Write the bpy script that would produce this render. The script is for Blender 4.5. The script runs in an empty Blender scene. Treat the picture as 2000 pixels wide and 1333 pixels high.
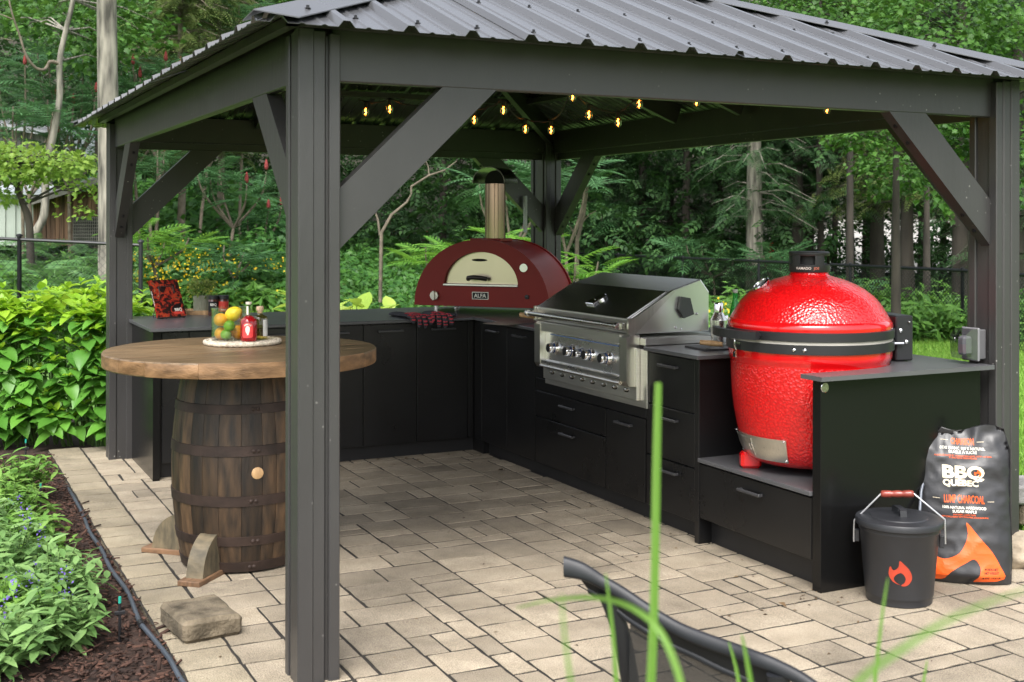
import bpy, bmesh, math, random
import numpy as np
from mathutils import Vector, Matrix

R = random.Random(11)
rng = np.random.default_rng(11)
sc = bpy.context.scene
PI = math.pi

# ------------------------------------------------------------------ camera
# World frame: origin at the outer corner of the near gazebo post,
# X along the gazebo front, Y along its left side, Z up (metres).
FPX, VBX, HOR, Z0, PX0, EYE, ROLL = 2378.39, -175.57, 433.71, 4.2144, 583.19, 1.61, 0.0015
_b = np.array([VBX - 1000, FPX]); _b /= np.linalg.norm(_b)
_a = np.array([_b[1], -_b[0]])
_P0 = np.array([(PX0 - 1000) / FPX * Z0, Z0])
CX, CY = float(-_P0 @ _a), float(-_P0 @ _b)
FWD = Vector((_a[1], _b[1], 0)); RGT = Vector((_a[0], _b[0], 0))

cam_d = bpy.data.cameras.new('camera'); cam = bpy.data.objects.new('camera', cam_d)
sc.collection.objects.link(cam); sc.camera = cam
cam_d.sensor_width = 36; cam_d.lens = FPX / 2000 * 36
cam_d.shift_y = -(666.5 - HOR) / 2000
cam_d.clip_start = 0.05; cam_d.clip_end = 800
cam_d.dof.use_dof = True; cam_d.dof.focus_distance = 6.2; cam_d.dof.aperture_fstop = 6.0
yaw = -math.atan2(FWD.x, FWD.y)
cam.matrix_world = Matrix.Translation((CX, CY, EYE)) @ Matrix.Rotation(yaw, 4, 'Z') @ Matrix.Rotation(PI / 2, 4, 'X') @ Matrix.Rotation(ROLL, 4, 'Z')

# ------------------------------------------------------------------ sky, sun, exposure
world = bpy.data.worlds.new('World'); sc.world = world; world.use_nodes = True
wn = world.node_tree; wn.nodes.clear()
sky = wn.nodes.new('ShaderNodeTexSky'); sky.sky_type = 'NISHITA'; sky.sun_disc = False
SUN_EL, SUN_AZ = math.radians(53), math.radians(212)     # azimuth clockwise from +Y
sky.sun_elevation = SUN_EL; sky.sun_rotation = SUN_AZ
sky.air_density = 1.0; sky.dust_density = 4.0; sky.ozone_density = 1.0
hs = wn.nodes.new('ShaderNodeHueSaturation'); hs.inputs['Saturation'].default_value = 0.36
bg = wn.nodes.new('ShaderNodeBackground'); bg.inputs['Strength'].default_value = 0.15
wo = wn.nodes.new('ShaderNodeOutputWorld')
wn.links.new(sky.outputs[0], hs.inputs['Color']); wn.links.new(hs.outputs[0], bg.inputs['Color']); wn.links.new(bg.outputs[0], wo.inputs[0])
sun_d = bpy.data.lights.new('sun', 'SUN'); sun_d.energy = 1.35; sun_d.angle = math.radians(34); sun_d.color = (1, .98, .95)
sun = bpy.data.objects.new('sun', sun_d); sc.collection.objects.link(sun)
sd = Vector((math.sin(SUN_AZ) * math.cos(SUN_EL), math.cos(SUN_AZ) * math.cos(SUN_EL), math.sin(SUN_EL)))
sun.rotation_euler = sd.to_track_quat('Z', 'Y').to_euler()
sc.view_settings.view_transform = 'Standard'; sc.view_settings.look = 'None'
sc.view_settings.exposure = 1.3; sc.view_settings.gamma = 1.0; sc.view_settings.use_curve_mapping = False
sc.cycles.use_denoising = True
sc.cycles.max_bounces = 7; sc.cycles.diffuse_bounces = 3; sc.cycles.glossy_bounces = 4
sc.cycles.transmission_bounces = 8; sc.cycles.transparent_max_bounces = 8
sc.cycles.caustics_reflective = False; sc.cycles.caustics_refractive = False
sc.cycles.sample_clamp_indirect = 6

# ------------------------------------------------------------------ helpers: positions
def at(px, py, Z):
    """a point of the place at a given distance in front of the photographer"""
    u = px - 1000; v = py - ROLL * u
    d = np.array([u / FPX * Z, Z]) - _P0
    return Vector((float(d @ _a), float(d @ _b), EYE - (v - HOR) * Z / FPX))
def depth(x, y):
    return (x - CX) * FWD.x + (y - CY) * FWD.y
def lateral(x, y):
    return (x - CX) * RGT.x + (y - CY) * RGT.y
def pix(x, y, z):
    d = depth(x, y); return 1000 + FPX * lateral(x, y) / d, HOR - FPX * (z - EYE) / d
def gz(x, y):
    """height of the lawn / forest floor"""
    d = depth(x, y); s = lateral(x, y)
    z = -0.04
    if d > 9: z -= 0.34 * min(1, (d - 9) / 9) * min(1, max(0, (s + 2.2) / 1.2))
    if s < -2.2 and d > 10: z += min(.42, (d - 10) * .05) * min(1, (-s - 2.2) / 1.2)
    return z
def V(*a): return Vector(a)
def lerp(a, b, t): return a + (b - a) * t

# ------------------------------------------------------------------ helpers: materials
def nt(m): return m.node_tree.nodes, m.node_tree.links
def newmat(name):
    m = bpy.data.materials.new(name); m.use_nodes = True
    n, l = nt(m); return m, n, l, n['Principled BSDF']
def c4(c): return (c[0], c[1], c[2], 1)
def M(name, col, rough=.6, metal=0., var=.18, scale=6., bump=0., bscale=60., coat=0., stretch=(1, 1, 1), spec=.5,
      col2=None, coord='Object', detail=6, rvar=.0, rnd=0.):
    m, n, l, p = newmat(name)
    tc = n.new('ShaderNodeTexCoord'); mp = n.new('ShaderNodeMapping'); mp.inputs['Scale'].default_value = stretch
    l.new(tc.outputs[coord], mp.inputs[0])
    no = n.new('ShaderNodeTexNoise'); no.inputs['Scale'].default_value = scale; no.inputs['Detail'].default_value = detail
    l.new(mp.outputs[0], no.inputs['Vector'])
    cr = n.new('ShaderNodeValToRGB'); e = cr.color_ramp.elements
    e[0].position = .3; e[1].position = .7
    e[0].color = c4([max(0, c * (1 - var)) for c in col]); e[1].color = c4(col2 if col2 else [min(1, c * (1 + var)) for c in col])
    l.new(no.outputs['Fac'], cr.inputs[0])
    out = cr.outputs[0]
    if rnd:
        oi = n.new('ShaderNodeObjectInfo'); ge = n.new('ShaderNodeNewGeometry'); ad = n.new('ShaderNodeMath'); ad.operation = 'ADD'
        l.new(oi.outputs['Random'], ad.inputs[0]); l.new(ge.outputs['Random Per Island'], ad.inputs[1])
        fr = n.new('ShaderNodeMath'); fr.operation = 'FRACT'; l.new(ad.outputs[0], fr.inputs[0])
        mr = n.new('ShaderNodeMapRange'); mr.inputs['To Min'].default_value = 1 - rnd; mr.inputs['To Max'].default_value = 1 + rnd
        l.new(fr.outputs[0], mr.inputs[0])
        h = n.new('ShaderNodeHueSaturation'); l.new(out, h.inputs['Color']); l.new(mr.outputs[0], h.inputs['Value'])
        out = h.outputs[0]
    l.new(out, p.inputs['Base Color'])
    p.inputs['Roughness'].default_value = rough; p.inputs['Metallic'].default_value = metal
    p.inputs['Coat Weight'].default_value = coat; p.inputs['Coat Roughness'].default_value = .05
    p.inputs['Specular IOR Level'].default_value = spec
    if rvar:
        mr = n.new('ShaderNodeMapRange'); mr.inputs['To Min'].default_value = max(.02, rough - rvar); mr.inputs['To Max'].default_value = rough + rvar
        l.new(no.outputs['Fac'], mr.inputs[0]); l.new(mr.outputs[0], p.inputs['Roughness'])
    if bump:
        nb = n.new('ShaderNodeTexNoise'); nb.inputs['Scale'].default_value = bscale; nb.inputs['Detail'].default_value = 5
        l.new(mp.outputs[0], nb.inputs['Vector'])
        bp = n.new('ShaderNodeBump'); bp.inputs['Strength'].default_value = bump; bp.inputs['Distance'].default_value = .01
        l.new(nb.outputs['Fac'], bp.inputs['Height']); l.new(bp.outputs[0], p.inputs['Normal'])
    return m
def leafmat(name, c1, c2, trans=.35, rough=.5, spec=.35):
    m, n, l, p = newmat(name)
    oi = n.new('ShaderNodeObjectInfo'); ge = n.new('ShaderNodeNewGeometry'); ad = n.new('ShaderNodeMath'); ad.operation = 'ADD'
    l.new(oi.outputs['Random'], ad.inputs[0]); l.new(ge.outputs['Random Per Island'], ad.inputs[1])
    fr = n.new('ShaderNodeMath'); fr.operation = 'FRACT'; l.new(ad.outputs[0], fr.inputs[0])
    cr = n.new('ShaderNodeValToRGB'); e = cr.color_ramp.elements
    e[0].color = c4(c1); e[1].color = c4(c2)
    l.new(fr.outputs[0], cr.inputs[0]); l.new(cr.outputs[0], p.inputs['Base Color'])
    p.inputs['Roughness'].default_value = rough; p.inputs['Specular IOR Level'].default_value = spec
    tr = n.new('ShaderNodeBsdfTranslucent'); mx = n.new('ShaderNodeMixShader'); mx.inputs[0].default_value = trans
    hsn = n.new('ShaderNodeHueSaturation'); hsn.inputs['Hue'].default_value = .485; hsn.inputs['Value'].default_value = 1.25
    l.new(cr.outputs[0], hsn.inputs['Color']); l.new(hsn.outputs[0], tr.inputs[0])
    l.new(p.outputs[0], mx.inputs[1]); l.new(tr.outputs[0], mx.inputs[2]); l.new(mx.outputs[0], n['Material Output'].inputs[0])
    return m
def glassmat(name, col, rough=.0, ior=1.45):
    m, n, l, p = newmat(name)
    p.inputs['Base Color'].default_value = c4(col); p.inputs['Transmission Weight'].default_value = 1
    p.inputs['Roughness'].default_value = rough; p.inputs['IOR'].default_value = ior
    return m
def thinglass(name, col, refl=.08):
    m, n, l, p = newmat(name); n.remove(p)
    t = n.new('ShaderNodeBsdfTransparent'); t.inputs[0].default_value = c4(col); g = n.new('ShaderNodeBsdfGlossy'); g.inputs['Roughness'].default_value = .03
    lw = n.new('ShaderNodeLayerWeight'); lw.inputs['Blend'].default_value = .25
    mr = n.new('ShaderNodeMapRange'); mr.inputs['To Min'].default_value = refl * .5; mr.inputs['To Max'].default_value = .75; l.new(lw.outputs['Facing'], mr.inputs[0])
    pw = n.new('ShaderNodeMath'); pw.operation = 'POWER'; pw.inputs[1].default_value = 1.6; l.new(mr.outputs[0], pw.inputs[0])
    x = n.new('ShaderNodeMixShader'); l.new(mr.outputs[0], x.inputs[0]); l.new(t.outputs[0], x.inputs[1]); l.new(g.outputs[0], x.inputs[2]); l.new(x.outputs[0], n['Material Output'].inputs[0])
    return m
def emitmat(name, col, s):
    m, n, l, p = newmat(name); p.inputs['Base Color'].default_value = c4(col)
    p.inputs['Emission Color'].default_value = c4(col); p.inputs['Emission Strength'].default_value = s; return m

paint = M('painted timber', (.041, .0395, .0390), .38, var=.16, scale=3, bump=.12, bscale=30, stretch=(1, 1, .35), rvar=.08, spec=.6)
def speckle(m, scale, thr, amt, pale):
    n, l = nt(m); p = n['Principled BSDF']; src = p.inputs['Base Color'].links[0].from_socket
    ge = n.new('ShaderNodeNewGeometry'); v = n.new('ShaderNodeTexVoronoi'); v.inputs['Scale'].default_value = scale; v.inputs['Randomness'].default_value = 1
    no = n.new('ShaderNodeTexNoise'); no.inputs['Scale'].default_value = 3.5; no.inputs['Detail'].default_value = 4
    l.new(ge.outputs['Position'], v.inputs['Vector']); l.new(ge.outputs['Position'], no.inputs['Vector'])
    lt = n.new('ShaderNodeMapRange'); lt.inputs['From Min'].default_value = thr; lt.inputs['From Max'].default_value = thr * .5; l.new(v.outputs['Distance'], lt.inputs[0])
    ms = n.new('ShaderNodeMapRange'); ms.inputs['From Min'].default_value = .52; ms.inputs['From Max'].default_value = .68; l.new(no.outputs['Fac'], ms.inputs[0])
    mu = n.new('ShaderNodeMath'); mu.operation = 'MULTIPLY'; l.new(lt.outputs[0], mu.inputs[0]); l.new(ms.outputs[0], mu.inputs[1])
    m2 = n.new('ShaderNodeMath'); m2.operation = 'MULTIPLY'; m2.inputs[1].default_value = amt; l.new(mu.outputs[0], m2.inputs[0])
    mx = n.new('ShaderNodeMix'); mx.data_type = 'RGBA'; l.new(m2.outputs[0], mx.inputs['Factor']); l.new(src, mx.inputs['A']); mx.inputs['B'].default_value = c4(pale); l.new(mx.outputs['Result'], p.inputs['Base Color'])
speckle(paint, 24, .13, .8, (.42, .41, .38))
roofm = M('charcoal sheet metal', (.115, .117, .124), .27, metal=.35, var=.07, scale=2.0, rvar=.06)
screwm = M('black screw', (.012, .012, .014), .4)
cabm = M('satin black cabinet', (.0078, .0078, .0083), .30, var=.2, scale=2.2, rvar=.10, spec=.45)
cabm2 = M('gloss black panel', (.006, .006, .006), .24, var=.1, scale=2, spec=.28)
toem = M('matt black toe kick', (.010, .010, .011), .5)
handm = M('dark handle', (.045, .045, .048), .30, spec=.6)
counterm = M("charcoal stone counter", (.085, .087, .093), .28, var=.08, scale=5, col2=(.098, .098, .102))
steelm = M('brushed steel', (.74, .725, .68), .36, metal=1, var=.06, scale=4, stretch=(1, 1, 40), rvar=.07)
steeld = M('polished steel', (.74, .73, .70), .27, metal=1, var=.05, scale=3, rvar=.04)
steelv = M('brushed steel vertical grain', (.70, .69, .64), .30, metal=1, var=.06, scale=5, stretch=(30, 30, 1), rvar=.06)
bronze = M('warm steel flue', (.40, .30, .22), .13, metal=1, var=.04, scale=4)
ovenred = M('oxblood enamel', (.225, .013, .010), .42, var=.10, scale=2.5, spec=.28)
dark = M('dark void', (.006, .006, .006), .7)
blackp = M('black plastic', (.014, .014, .016), .42, var=.1)
chrome = M('chrome', (.75, .75, .76), .08, metal=1, var=.02)
white = M('white print', (.80, .77, .68), .6, var=.05)
cream = M('cream print', (.78, .68, .50), .6, var=.06, scale=40)
orange = M('orange print', (.80, .11, .012), .5, var=.08, scale=20)
redprint = M('red print', (.62, .05, .03), .55, var=.06)
wiresm = M('zinc wire', (.55, .55, .56), .35, metal=.8, var=.05)
joint = M('joint sand', (.022, .019, .015), .95, var=.5, scale=30, bump=.5, bscale=200)
soilm = M('forest floor', (.030, .028, .018), .95, var=.5, scale=1.5)
lawnm = M('lawn soil and thatch', (.085, .175, .03), .95, var=.35, scale=3, bump=.4, bscale=60)

def kamado_mat():
    m, n, l, p = newmat('dimpled red glaze')
    tc = n.new('ShaderNodeTexCoord')
    v = n.new('ShaderNodeTexVoronoi'); v.feature = 'SMOOTH_F1'; v.inputs['Scale'].default_value = 84; v.inputs['Smoothness'].default_value = .35
    no = n.new('ShaderNodeTexNoise'); no.inputs['Scale'].default_value = 18
    mxv = n.new('ShaderNodeVectorMath'); mxv.operation = 'MULTIPLY_ADD'; mxv.inputs[1].default_value = (.012, .012, .012)
    l.new(tc.outputs['Object'], no.inputs['Vector']); l.new(no.outputs['Color'], mxv.inputs[0]); l.new(tc.outputs['Object'], mxv.inputs[2])
    l.new(mxv.outputs[0], v.inputs['Vector'])
    bp = n.new('ShaderNodeBump'); bp.inputs['Strength'].default_value = .5; bp.inputs['Distance'].default_value = .006
    l.new(v.outputs['Distance'], bp.inputs['Height']); l.new(bp.outputs[0], p.inputs['Normal']); l.new(bp.outputs[0], p.inputs['Coat Normal'])
    cr = n.new('ShaderNodeValToRGB'); cr.color_ramp.elements[0].color = (.66, .0055, .007, 1); cr.color_ramp.elements[1].color = (.50, .003, .005, 1); cr.color_ramp.elements[0].position = .25; cr.color_ramp.elements[1].position = .6
    l.new(v.outputs['Distance'], cr.inputs[0]); big = n.new('ShaderNodeTexNoise'); big.inputs['Scale'].default_value = 5; l.new(tc.outputs['Object'], big.inputs['Vector'])
    mr = n.new('ShaderNodeMapRange'); mr.inputs['To Min'].default_value = .82; mr.inputs['To Max'].default_value = 1.15; l.new(big.outputs['Fac'], mr.inputs[0])
    hh = n.new('ShaderNodeHueSaturation'); l.new(cr.outputs[0], hh.inputs['Color']); l.new(mr.outputs[0], hh.inputs['Value']); l.new(hh.outputs[0], p.inputs['Base Color']); p.inputs['Roughness'].default_value = .28
    p.inputs['Coat Weight'].default_value = .65; p.inputs['Coat Roughness'].default_value = .05
    return m
kamred = kamado_mat()
kamsmooth = M('smooth red glaze', (.62, .004, .006), .2, var=.05, coat=.8)

def paver_mat(name, c1, c2, rnd):
    m = M(name, c1, .82, var=.0, scale=5, col2=c2, bump=.75, bscale=130, coord='Object', rnd=rnd)
    n, l = nt(m); p = n['Principled BSDF']
    src = p.inputs['Base Color'].links[0].from_socket
    ge = n.new('ShaderNodeNewGeometry')
    sp = n.new('ShaderNodeTexNoise'); sp.inputs['Scale'].default_value = 260; sp.inputs['Detail'].default_value = 2
    st = n.new('ShaderNodeTexNoise'); st.inputs['Scale'].default_value = 1.7; st.inputs['Detail'].default_value = 8; st.inputs['Roughness'].default_value = .68
    l.new(ge.outputs['Position'], sp.inputs['Vector']); l.new(ge.outputs['Position'], st.inputs['Vector'])
    r1 = n.new('ShaderNodeMapRange'); r1.inputs['From Min'].default_value = .3; r1.inputs['From Max'].default_value = .7; r1.inputs['To Min'].default_value = .62; r1.inputs['To Max'].default_value = 1.30
    r2 = n.new('ShaderNodeMapRange'); r2.inputs['From Min'].default_value = .28; r2.inputs['From Max'].default_value = .55; r2.inputs['To Min'].default_value = .55; r2.inputs['To Max'].default_value = 1.04
    l.new(sp.outputs['Fac'], r1.inputs[0]); l.new(st.outputs['Fac'], r2.inputs[0])
    mu = n.new('ShaderNodeMath'); mu.operation = 'MULTIPLY'; l.new(r1.outputs[0], mu.inputs[0]); l.new(r2.outputs[0], mu.inputs[1])
    h = n.new('ShaderNodeHueSaturation'); l.new(src, h.inputs['Color']); l.new(mu.outputs[0], h.inputs['Value']); l.new(h.outputs[0], p.inputs['Base Color'])
    return m
paverm = paver_mat('beige concrete paver', (.288, .240, .172), (.378, .318, .236), .22)
paverb = paver_mat('border paver', (.285, .238, .162), (.345, .293, .208), .15)

def woodmat(name, c1, c2, stretch, rough=.55, rnd=.25, scale=6):
    m = M(name, c1, rough, var=.35, col2=c2, scale=scale, stretch=stretch, bump=.25, bscale=20, rnd=rnd, detail=9)
    return m
stavem = woodmat('weathered oak stave', (.017, .0115, .0075), (.082, .047, .023), (5, 5, .9), .55, .65, 6)
hoopm = M('rusted hoop iron', (.034, .021, .016), .6, metal=.3, var=.5, scale=9, bump=.15, bscale=70)
tablem = woodmat('stained pine top', (.13, .083, .042), (.23, .155, .085), (1.2, 11, 4), .42, .16, 3)
edgem = woodmat('stained pine edge', (.16, .085, .035), (.30, .17, .08), (3, 3, 9), .5, .2, 4)
bracketm = woodmat('grey stained block', (.11, .095, .062), (.19, .15, .09), (6, 2, 2), .6, .2)
brackb = woodmat('brown stained board', (.15, .085, .045), (.25, .14, .075), (2, 9, 2), .6, .2)
shedm = woodmat('old brown boards', (.075, .040, .024), (.19, .105, .062), (6, 6, .6), .85, .35, 3)
bambm = woodmat('pale wood', (.50, .29, .13), (.62, .40, .20), (6, 6, 1), .5, .1)
barkg = M('grey bark', (.19, .175, .145), .9, var=.7, scale=16, stretch=(1, 1, .16), bump=1.0, bscale=26)
barkd = M('dark bark', (.045, .038, .030), .95, var=.4, scale=6, stretch=(1, 1, .25), bump=.9, bscale=20)
barkt = M('thin stem bark', (.14, .115, .085), .9, var=.35, scale=10)
cobble = M('mossy concrete block', (.075, .058, .034), .95, var=.4, scale=11, col2=(.21, .17, .115), bump=.8, bscale=90)
rockm = M('pale field rock', (.36, .30, .22), .9, var=.35, scale=8, bump=.7, bscale=40)
mulchm = M('brown mulch', (.055, .026, .017), .95, var=.3, scale=20, rnd=.6)

L_sumac = leafmat('sumac leaf', (.035, .105, .035), (.085, .20, .075), .3)
L_sumacb = leafmat('young sumac leaf', (.09, .24, .03), (.17, .36, .05), .4)
L_maple = leafmat('maple leaf', (.030, .095, .014), (.085, .20, .03), .32)
L_lime = leafmat('lime maple leaf', (.13, .25, .03), (.27, .40, .07), .4)
L_hem = leafmat('hemlock needle', (.020, .062, .022), (.050, .115, .035), .15, .6)
L_hemy = leafmat('yellow hemlock needle', (.060, .105, .022), (.125, .165, .04), .2, .6)
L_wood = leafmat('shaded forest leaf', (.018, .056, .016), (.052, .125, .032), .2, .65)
L_weed = leafmat('weed leaf', (.055, .155, .025), (.125, .27, .045), .35)
L_ivy = leafmat('ground cover leaf', (.030, .105, .022), (.075, .20, .032), .3)
L_fern = leafmat('fern leaf', (.065, .165, .050), (.13, .26, .085), .35)
L_hyd = leafmat('hydrangea leaf', (.07, .215, .028), (.14, .35, .045), .3, .42, .45)
L_hydy = leafmat('young hydrangea leaf', (.21, .40, .022), (.32, .52, .04), .35, .42, .45)
L_salv = leafmat('soft salvia leaf', (.105, .22, .06), (.235, .39, .13), .3)
L_salvb = leafmat('bright salvia leaf', (.12, .27, .045), (.24, .42, .09), .35)
L_hosta = leafmat('gold hosta leaf', (.23, .40, .04), (.42, .55, .10), .35, .4, .45)
L_grass = leafmat('lawn blade', (.13, .30, .03), (.30, .50, .09), .4)
L_blade = leafmat('tall grass blade', (.14, .30, .045), (.21, .38, .08), .45, .45)
L_pot = leafmat('box leaf', (.10, .19, .03), (.42, .48, .13), .3)
L_cone = M('sumac cone', (.21, .032, .030), .9, var=.3, scale=30, bump=.8, bscale=90)
L_yel = leafmat('yellow petal', (.70, .46, .01), (.80, .60, .03), .3)
L_purp = leafmat('violet petal', (.13, .08, .42), (.24, .16, .58), .3)
stemm = M('green stem', (.09, .16, .04), .7, var=.2)

# ------------------------------------------------------------------ helpers: meshes
WM = {}
def link(o): sc.collection.objects.link(o); return o
def wm(o): return WM.get(o.name, Matrix.Identity(4))
def tag(o, label=None, cat=None, group=None, kind=None):
    if label: o['label'] = label
    if cat: o['category'] = cat
    if group: o['group'] = group
    if kind: o['kind'] = kind
    return o
def thing(name, label, cat, loc=(0, 0, 0), rz=0., group=None, tilt=None):
    o = bpy.data.objects.new(name, None); link(o); o.empty_display_size = .1
    m = Matrix.Translation(Vector(loc)) @ Matrix.Rotation(rz, 4, 'Z')
    if tilt is not None: m = m @ tilt
    o.matrix_world = m; WM[o.name] = m.copy()
    return tag(o, label, cat, group)
def attach(o, parent, local):
    if parent is None: return o
    o.parent = parent
    if local: WM[o.name] = wm(parent).copy()
    else:
        o.matrix_parent_inverse = wm(parent).inverted(); WM[o.name] = Matrix.Identity(4)
    return o
class MB:
    def __init__(s): s.v = []; s.f = []
    def add(s, vs, fs):
        o = len(s.v); s.v += [tuple(v) for v in vs]; s.f += [tuple(i + o for i in f) for f in fs]; return s
    def box(s, x0, x1, y0, y1, z0, z1, ch=.0, T=None):
        if x0 > x1: x0, x1 = x1, x0
        if y0 > y1: y0, y1 = y1, y0
        if z0 > z1: z0, z1 = z1, z0
        if ch <= 0:
            vs = [(x, y, z) for z in (z0, z1) for y in (y0, y1) for x in (x0, x1)]
            fs = [(0, 2, 3, 1), (4, 5, 7, 6), (0, 1, 5, 4), (2, 6, 7, 3), (0, 4, 6, 2), (1, 3, 7, 5)]
        else:
            ch = min(ch, (x1 - x0) * .45, (y1 - y0) * .45, (z1 - z0) * .45)
            vs = []; ix = {}
            for sx in (0, 1):
                for sy in (0, 1):
                    for sz in (0, 1):
                        X = (x0, x1)[sx]; Y = (y0, y1)[sy]; Zz = (z0, z1)[sz]
                        dx = ch * (1 - 2 * sx); dy = ch * (1 - 2 * sy); dz = ch * (1 - 2 * sz)
                        ix[sx, sy, sz] = len(vs)
                        vs += [(X, Y + dy, Zz + dz), (X + dx, Y, Zz + dz), (X + dx, Y + dy, Zz)]
            c = Vector(((x0 + x1) / 2, (y0 + y1) / 2, (z0 + z1) / 2)); fs = []
            def F(*ids):
                p = [Vector(vs[i]) for i in ids]
                nn = (p[1] - p[0]).cross(p[2] - p[0])
                m = sum(p, Vector()) / len(p) - c
                fs.append(tuple(ids) if nn.dot(m) > 0 else tuple(reversed(ids)))
            for s0 in (0, 1):
                F(*[ix[s0, a, b] for a, b in ((0, 0), (1, 0), (1, 1), (0, 1))])
                F(*[ix[a, s0, b] + 1 for a, b in ((0, 0), (1, 0), (1, 1), (0, 1))])
                F(*[ix[a, b, s0] + 2 for a, b in ((0, 0), (1, 0), (1, 1), (0, 1))])
            for a in (0, 1):
                for b in (0, 1):
                    F(ix[a, b, 0], ix[a, b, 1], ix[a, b, 1] + 1, ix[a, b, 0] + 1)
                    F(ix[a, 0, b], ix[a, 1, b], ix[a, 1, b] + 2, ix[a, 0, b] + 2)
                    F(ix[0, a, b] + 1, ix[1, a, b] + 1, ix[1, a, b] + 2, ix[0, a, b] + 2)
            for k in ix.values(): F(k, k + 1, k + 2)
        if T is not None: vs = [T @ Vector(v) for v in vs]
        return s.add(vs, fs)
    def prism(s, poly, d0, d1, fn):
        """poly: 2-D outline; fn(u, v, d) -> 3-D point"""
        n = len(poly)
        vs = [fn(u, v, d0) for u, v in poly] + [fn(u, v, d1) for u, v in poly]
        fs = [tuple(range(n - 1, -1, -1)), tuple(range(n, 2 * n))] + [(i, (i + 1) % n, n + (i + 1) % n, n + i) for i in range(n)]
        return s.add(vs, fs)
    def tube(s, pts, r, seg=8, caps=True, flat=None):
        pts = [Vector(p) for p in pts]; n = len(pts)
        rr = r if isinstance(r, (list, tuple)) else [r] * n
        vs = []; up = Vector((0, 0, 1))
        for i, p in enumerate(pts):
            t = (pts[min(i + 1, n - 1)] - pts[max(i - 1, 0)]).normalized()
            if i == 0:
                ref = up if abs(t.z) < .9 else Vector((1, 0, 0)); x = t.cross(ref).normalized()
            else: x = (x - t * x.dot(t)).normalized()
            y = t.cross(x)
            for k in range(seg):
                a = 2 * PI * k / seg
                vs.append(p + x * (math.cos(a) * rr[i]) + y * (math.sin(a) * rr[i] * (flat or 1)))
        fs = [(i * seg + k, i * seg + (k + 1) % seg, (i + 1) * seg + (k + 1) % seg, (i + 1) * seg + k) for i in range(n - 1) for k in range(seg)]
        if caps: fs += [tuple(range(seg - 1, -1, -1)), tuple(range((n - 1) * seg, n * seg))]
        return s.add(vs, fs)
    def lathe(s, prof, seg=32, c=(0, 0, 0), a0=0., a1=2 * PI, axis='z', fn=None):
        full = abs(a1 - a0 - 2 * PI) < 1e-6; m = seg if full else seg + 1; vs = []
        for r, z in prof:
            for k in range(m):
                a = a0 + (a1 - a0) * k / seg
                p = (r * math.cos(a), r * math.sin(a), z)
                if axis == 'x': p = (z, p[0], p[1])
                elif axis == 'y': p = (p[0], z, -p[1])
                vs.append((p[0] + c[0], p[1] + c[1], p[2] + c[2]))
        fs = []
        for i in range(len(prof) - 1):
            for k in range(seg):
                k2 = (k + 1) % m
                if k2 == 0 and not full: continue
                fs.append((i * m + k, i * m + k2, (i + 1) * m + k2, (i + 1) * m + k))
        if full:
            if prof[0][0] > 1e-5: fs.append(tuple(range(m - 1, -1, -1)))
            if prof[-1][0] > 1e-5: fs.append(tuple(range((len(prof) - 1) * m, len(prof) * m)))
        if fn: vs = [fn(Vector(v)) for v in vs]
        return s.add(vs, fs)
    def mesh(s, name, mat, smooth=False, ang=40):
        me = bpy.data.meshes.new(name); me.from_pydata(s.v, [], s.f); me.validate(); me.update()
        if mat: me.materials.append(mat)
        if smooth:
            me.polygons.foreach_set('use_smooth', [True] * len(me.polygons)); me.set_sharp_from_angle(angle=math.radians(ang))
        return me
    def build(s, name, mat, parent=None, smooth=False, local=False, ang=40):
        o = link(bpy.data.objects.new(name, s.mesh(name, mat, smooth, ang))); return attach(o, parent, local)
def fix_normals(o):
    bm = bmesh.new(); bm.from_mesh(o.data); bmesh.ops.recalc_face_normals(bm, faces=bm.faces); bm.to_mesh(o.data); bm.free(); return o
def inst(me, name, parent=None, loc=(0, 0, 0), rot=None, scale=1., local=False):
    o = link(bpy.data.objects.new(name, me))
    m = Matrix.Translation(Vector(loc))
    if rot is not None: m = m @ rot
    attach(o, parent, local)
    o.matrix_basis = m @ Matrix.Scale(scale, 4); return o

def np_mesh(name, verts, faces, mat):
    """verts (N,3), faces (M,k) with one k"""
    me = bpy.data.meshes.new(name); k = faces.shape[1]
    me.vertices.add(len(verts)); me.vertices.foreach_set('co', verts.astype(np.float32).ravel())
    me.loops.add(faces.size); me.loops.foreach_set('vertex_index', faces.astype(np.int32).ravel())
    me.polygons.add(len(faces)); me.polygons.foreach_set('loop_start', np.arange(0, faces.size, k, dtype=np.int32))
    me.update(calc_edges=True); me.materials.append(mat); return me
def frames(d, n):
    """d: leaf axis (N,3), n: approx normal (N,3) -> (N,3,3) columns x,y,z"""
    d = d / (np.linalg.norm(d, axis=1, keepdims=True) + 1e-9)
    n = n - d * (d * n).sum(1, keepdims=True); n /= (np.linalg.norm(n, axis=1, keepdims=True) + 1e-9)
    y = np.cross(n, d); return np.stack([d, y, n], axis=2)
def scatter(name, base, pos, d, n, scale, mat, parent=None, width=None):
    bv, bf = base; N = len(pos)
    if N == 0: return None
    F = frames(np.asarray(d, float), np.asarray(n, float))
    b = np.repeat(bv[None], N, 0) * np.asarray(scale, float).reshape(-1, 1, 1)
    vs = np.einsum('nij,nvj->nvi', F, b) + np.asarray(pos, float)[:, None, :]
    fs = (bf[None] + (np.arange(N) * len(bv))[:, None, None]).reshape(-1, bf.shape[1])
    o = link(bpy.data.objects.new(name, np_mesh(name, vs.reshape(-1, 3), fs, mat)))
    return attach(o, parent, False)
def unit(N):
    v = rng.normal(size=(N, 3)); return v / np.linalg.norm(v, axis=1, keepdims=True)
def upn(N, tilt=.5):
    v = rng.normal(size=(N, 3)) * tilt; v[:, 2] = 1; return v

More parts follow.
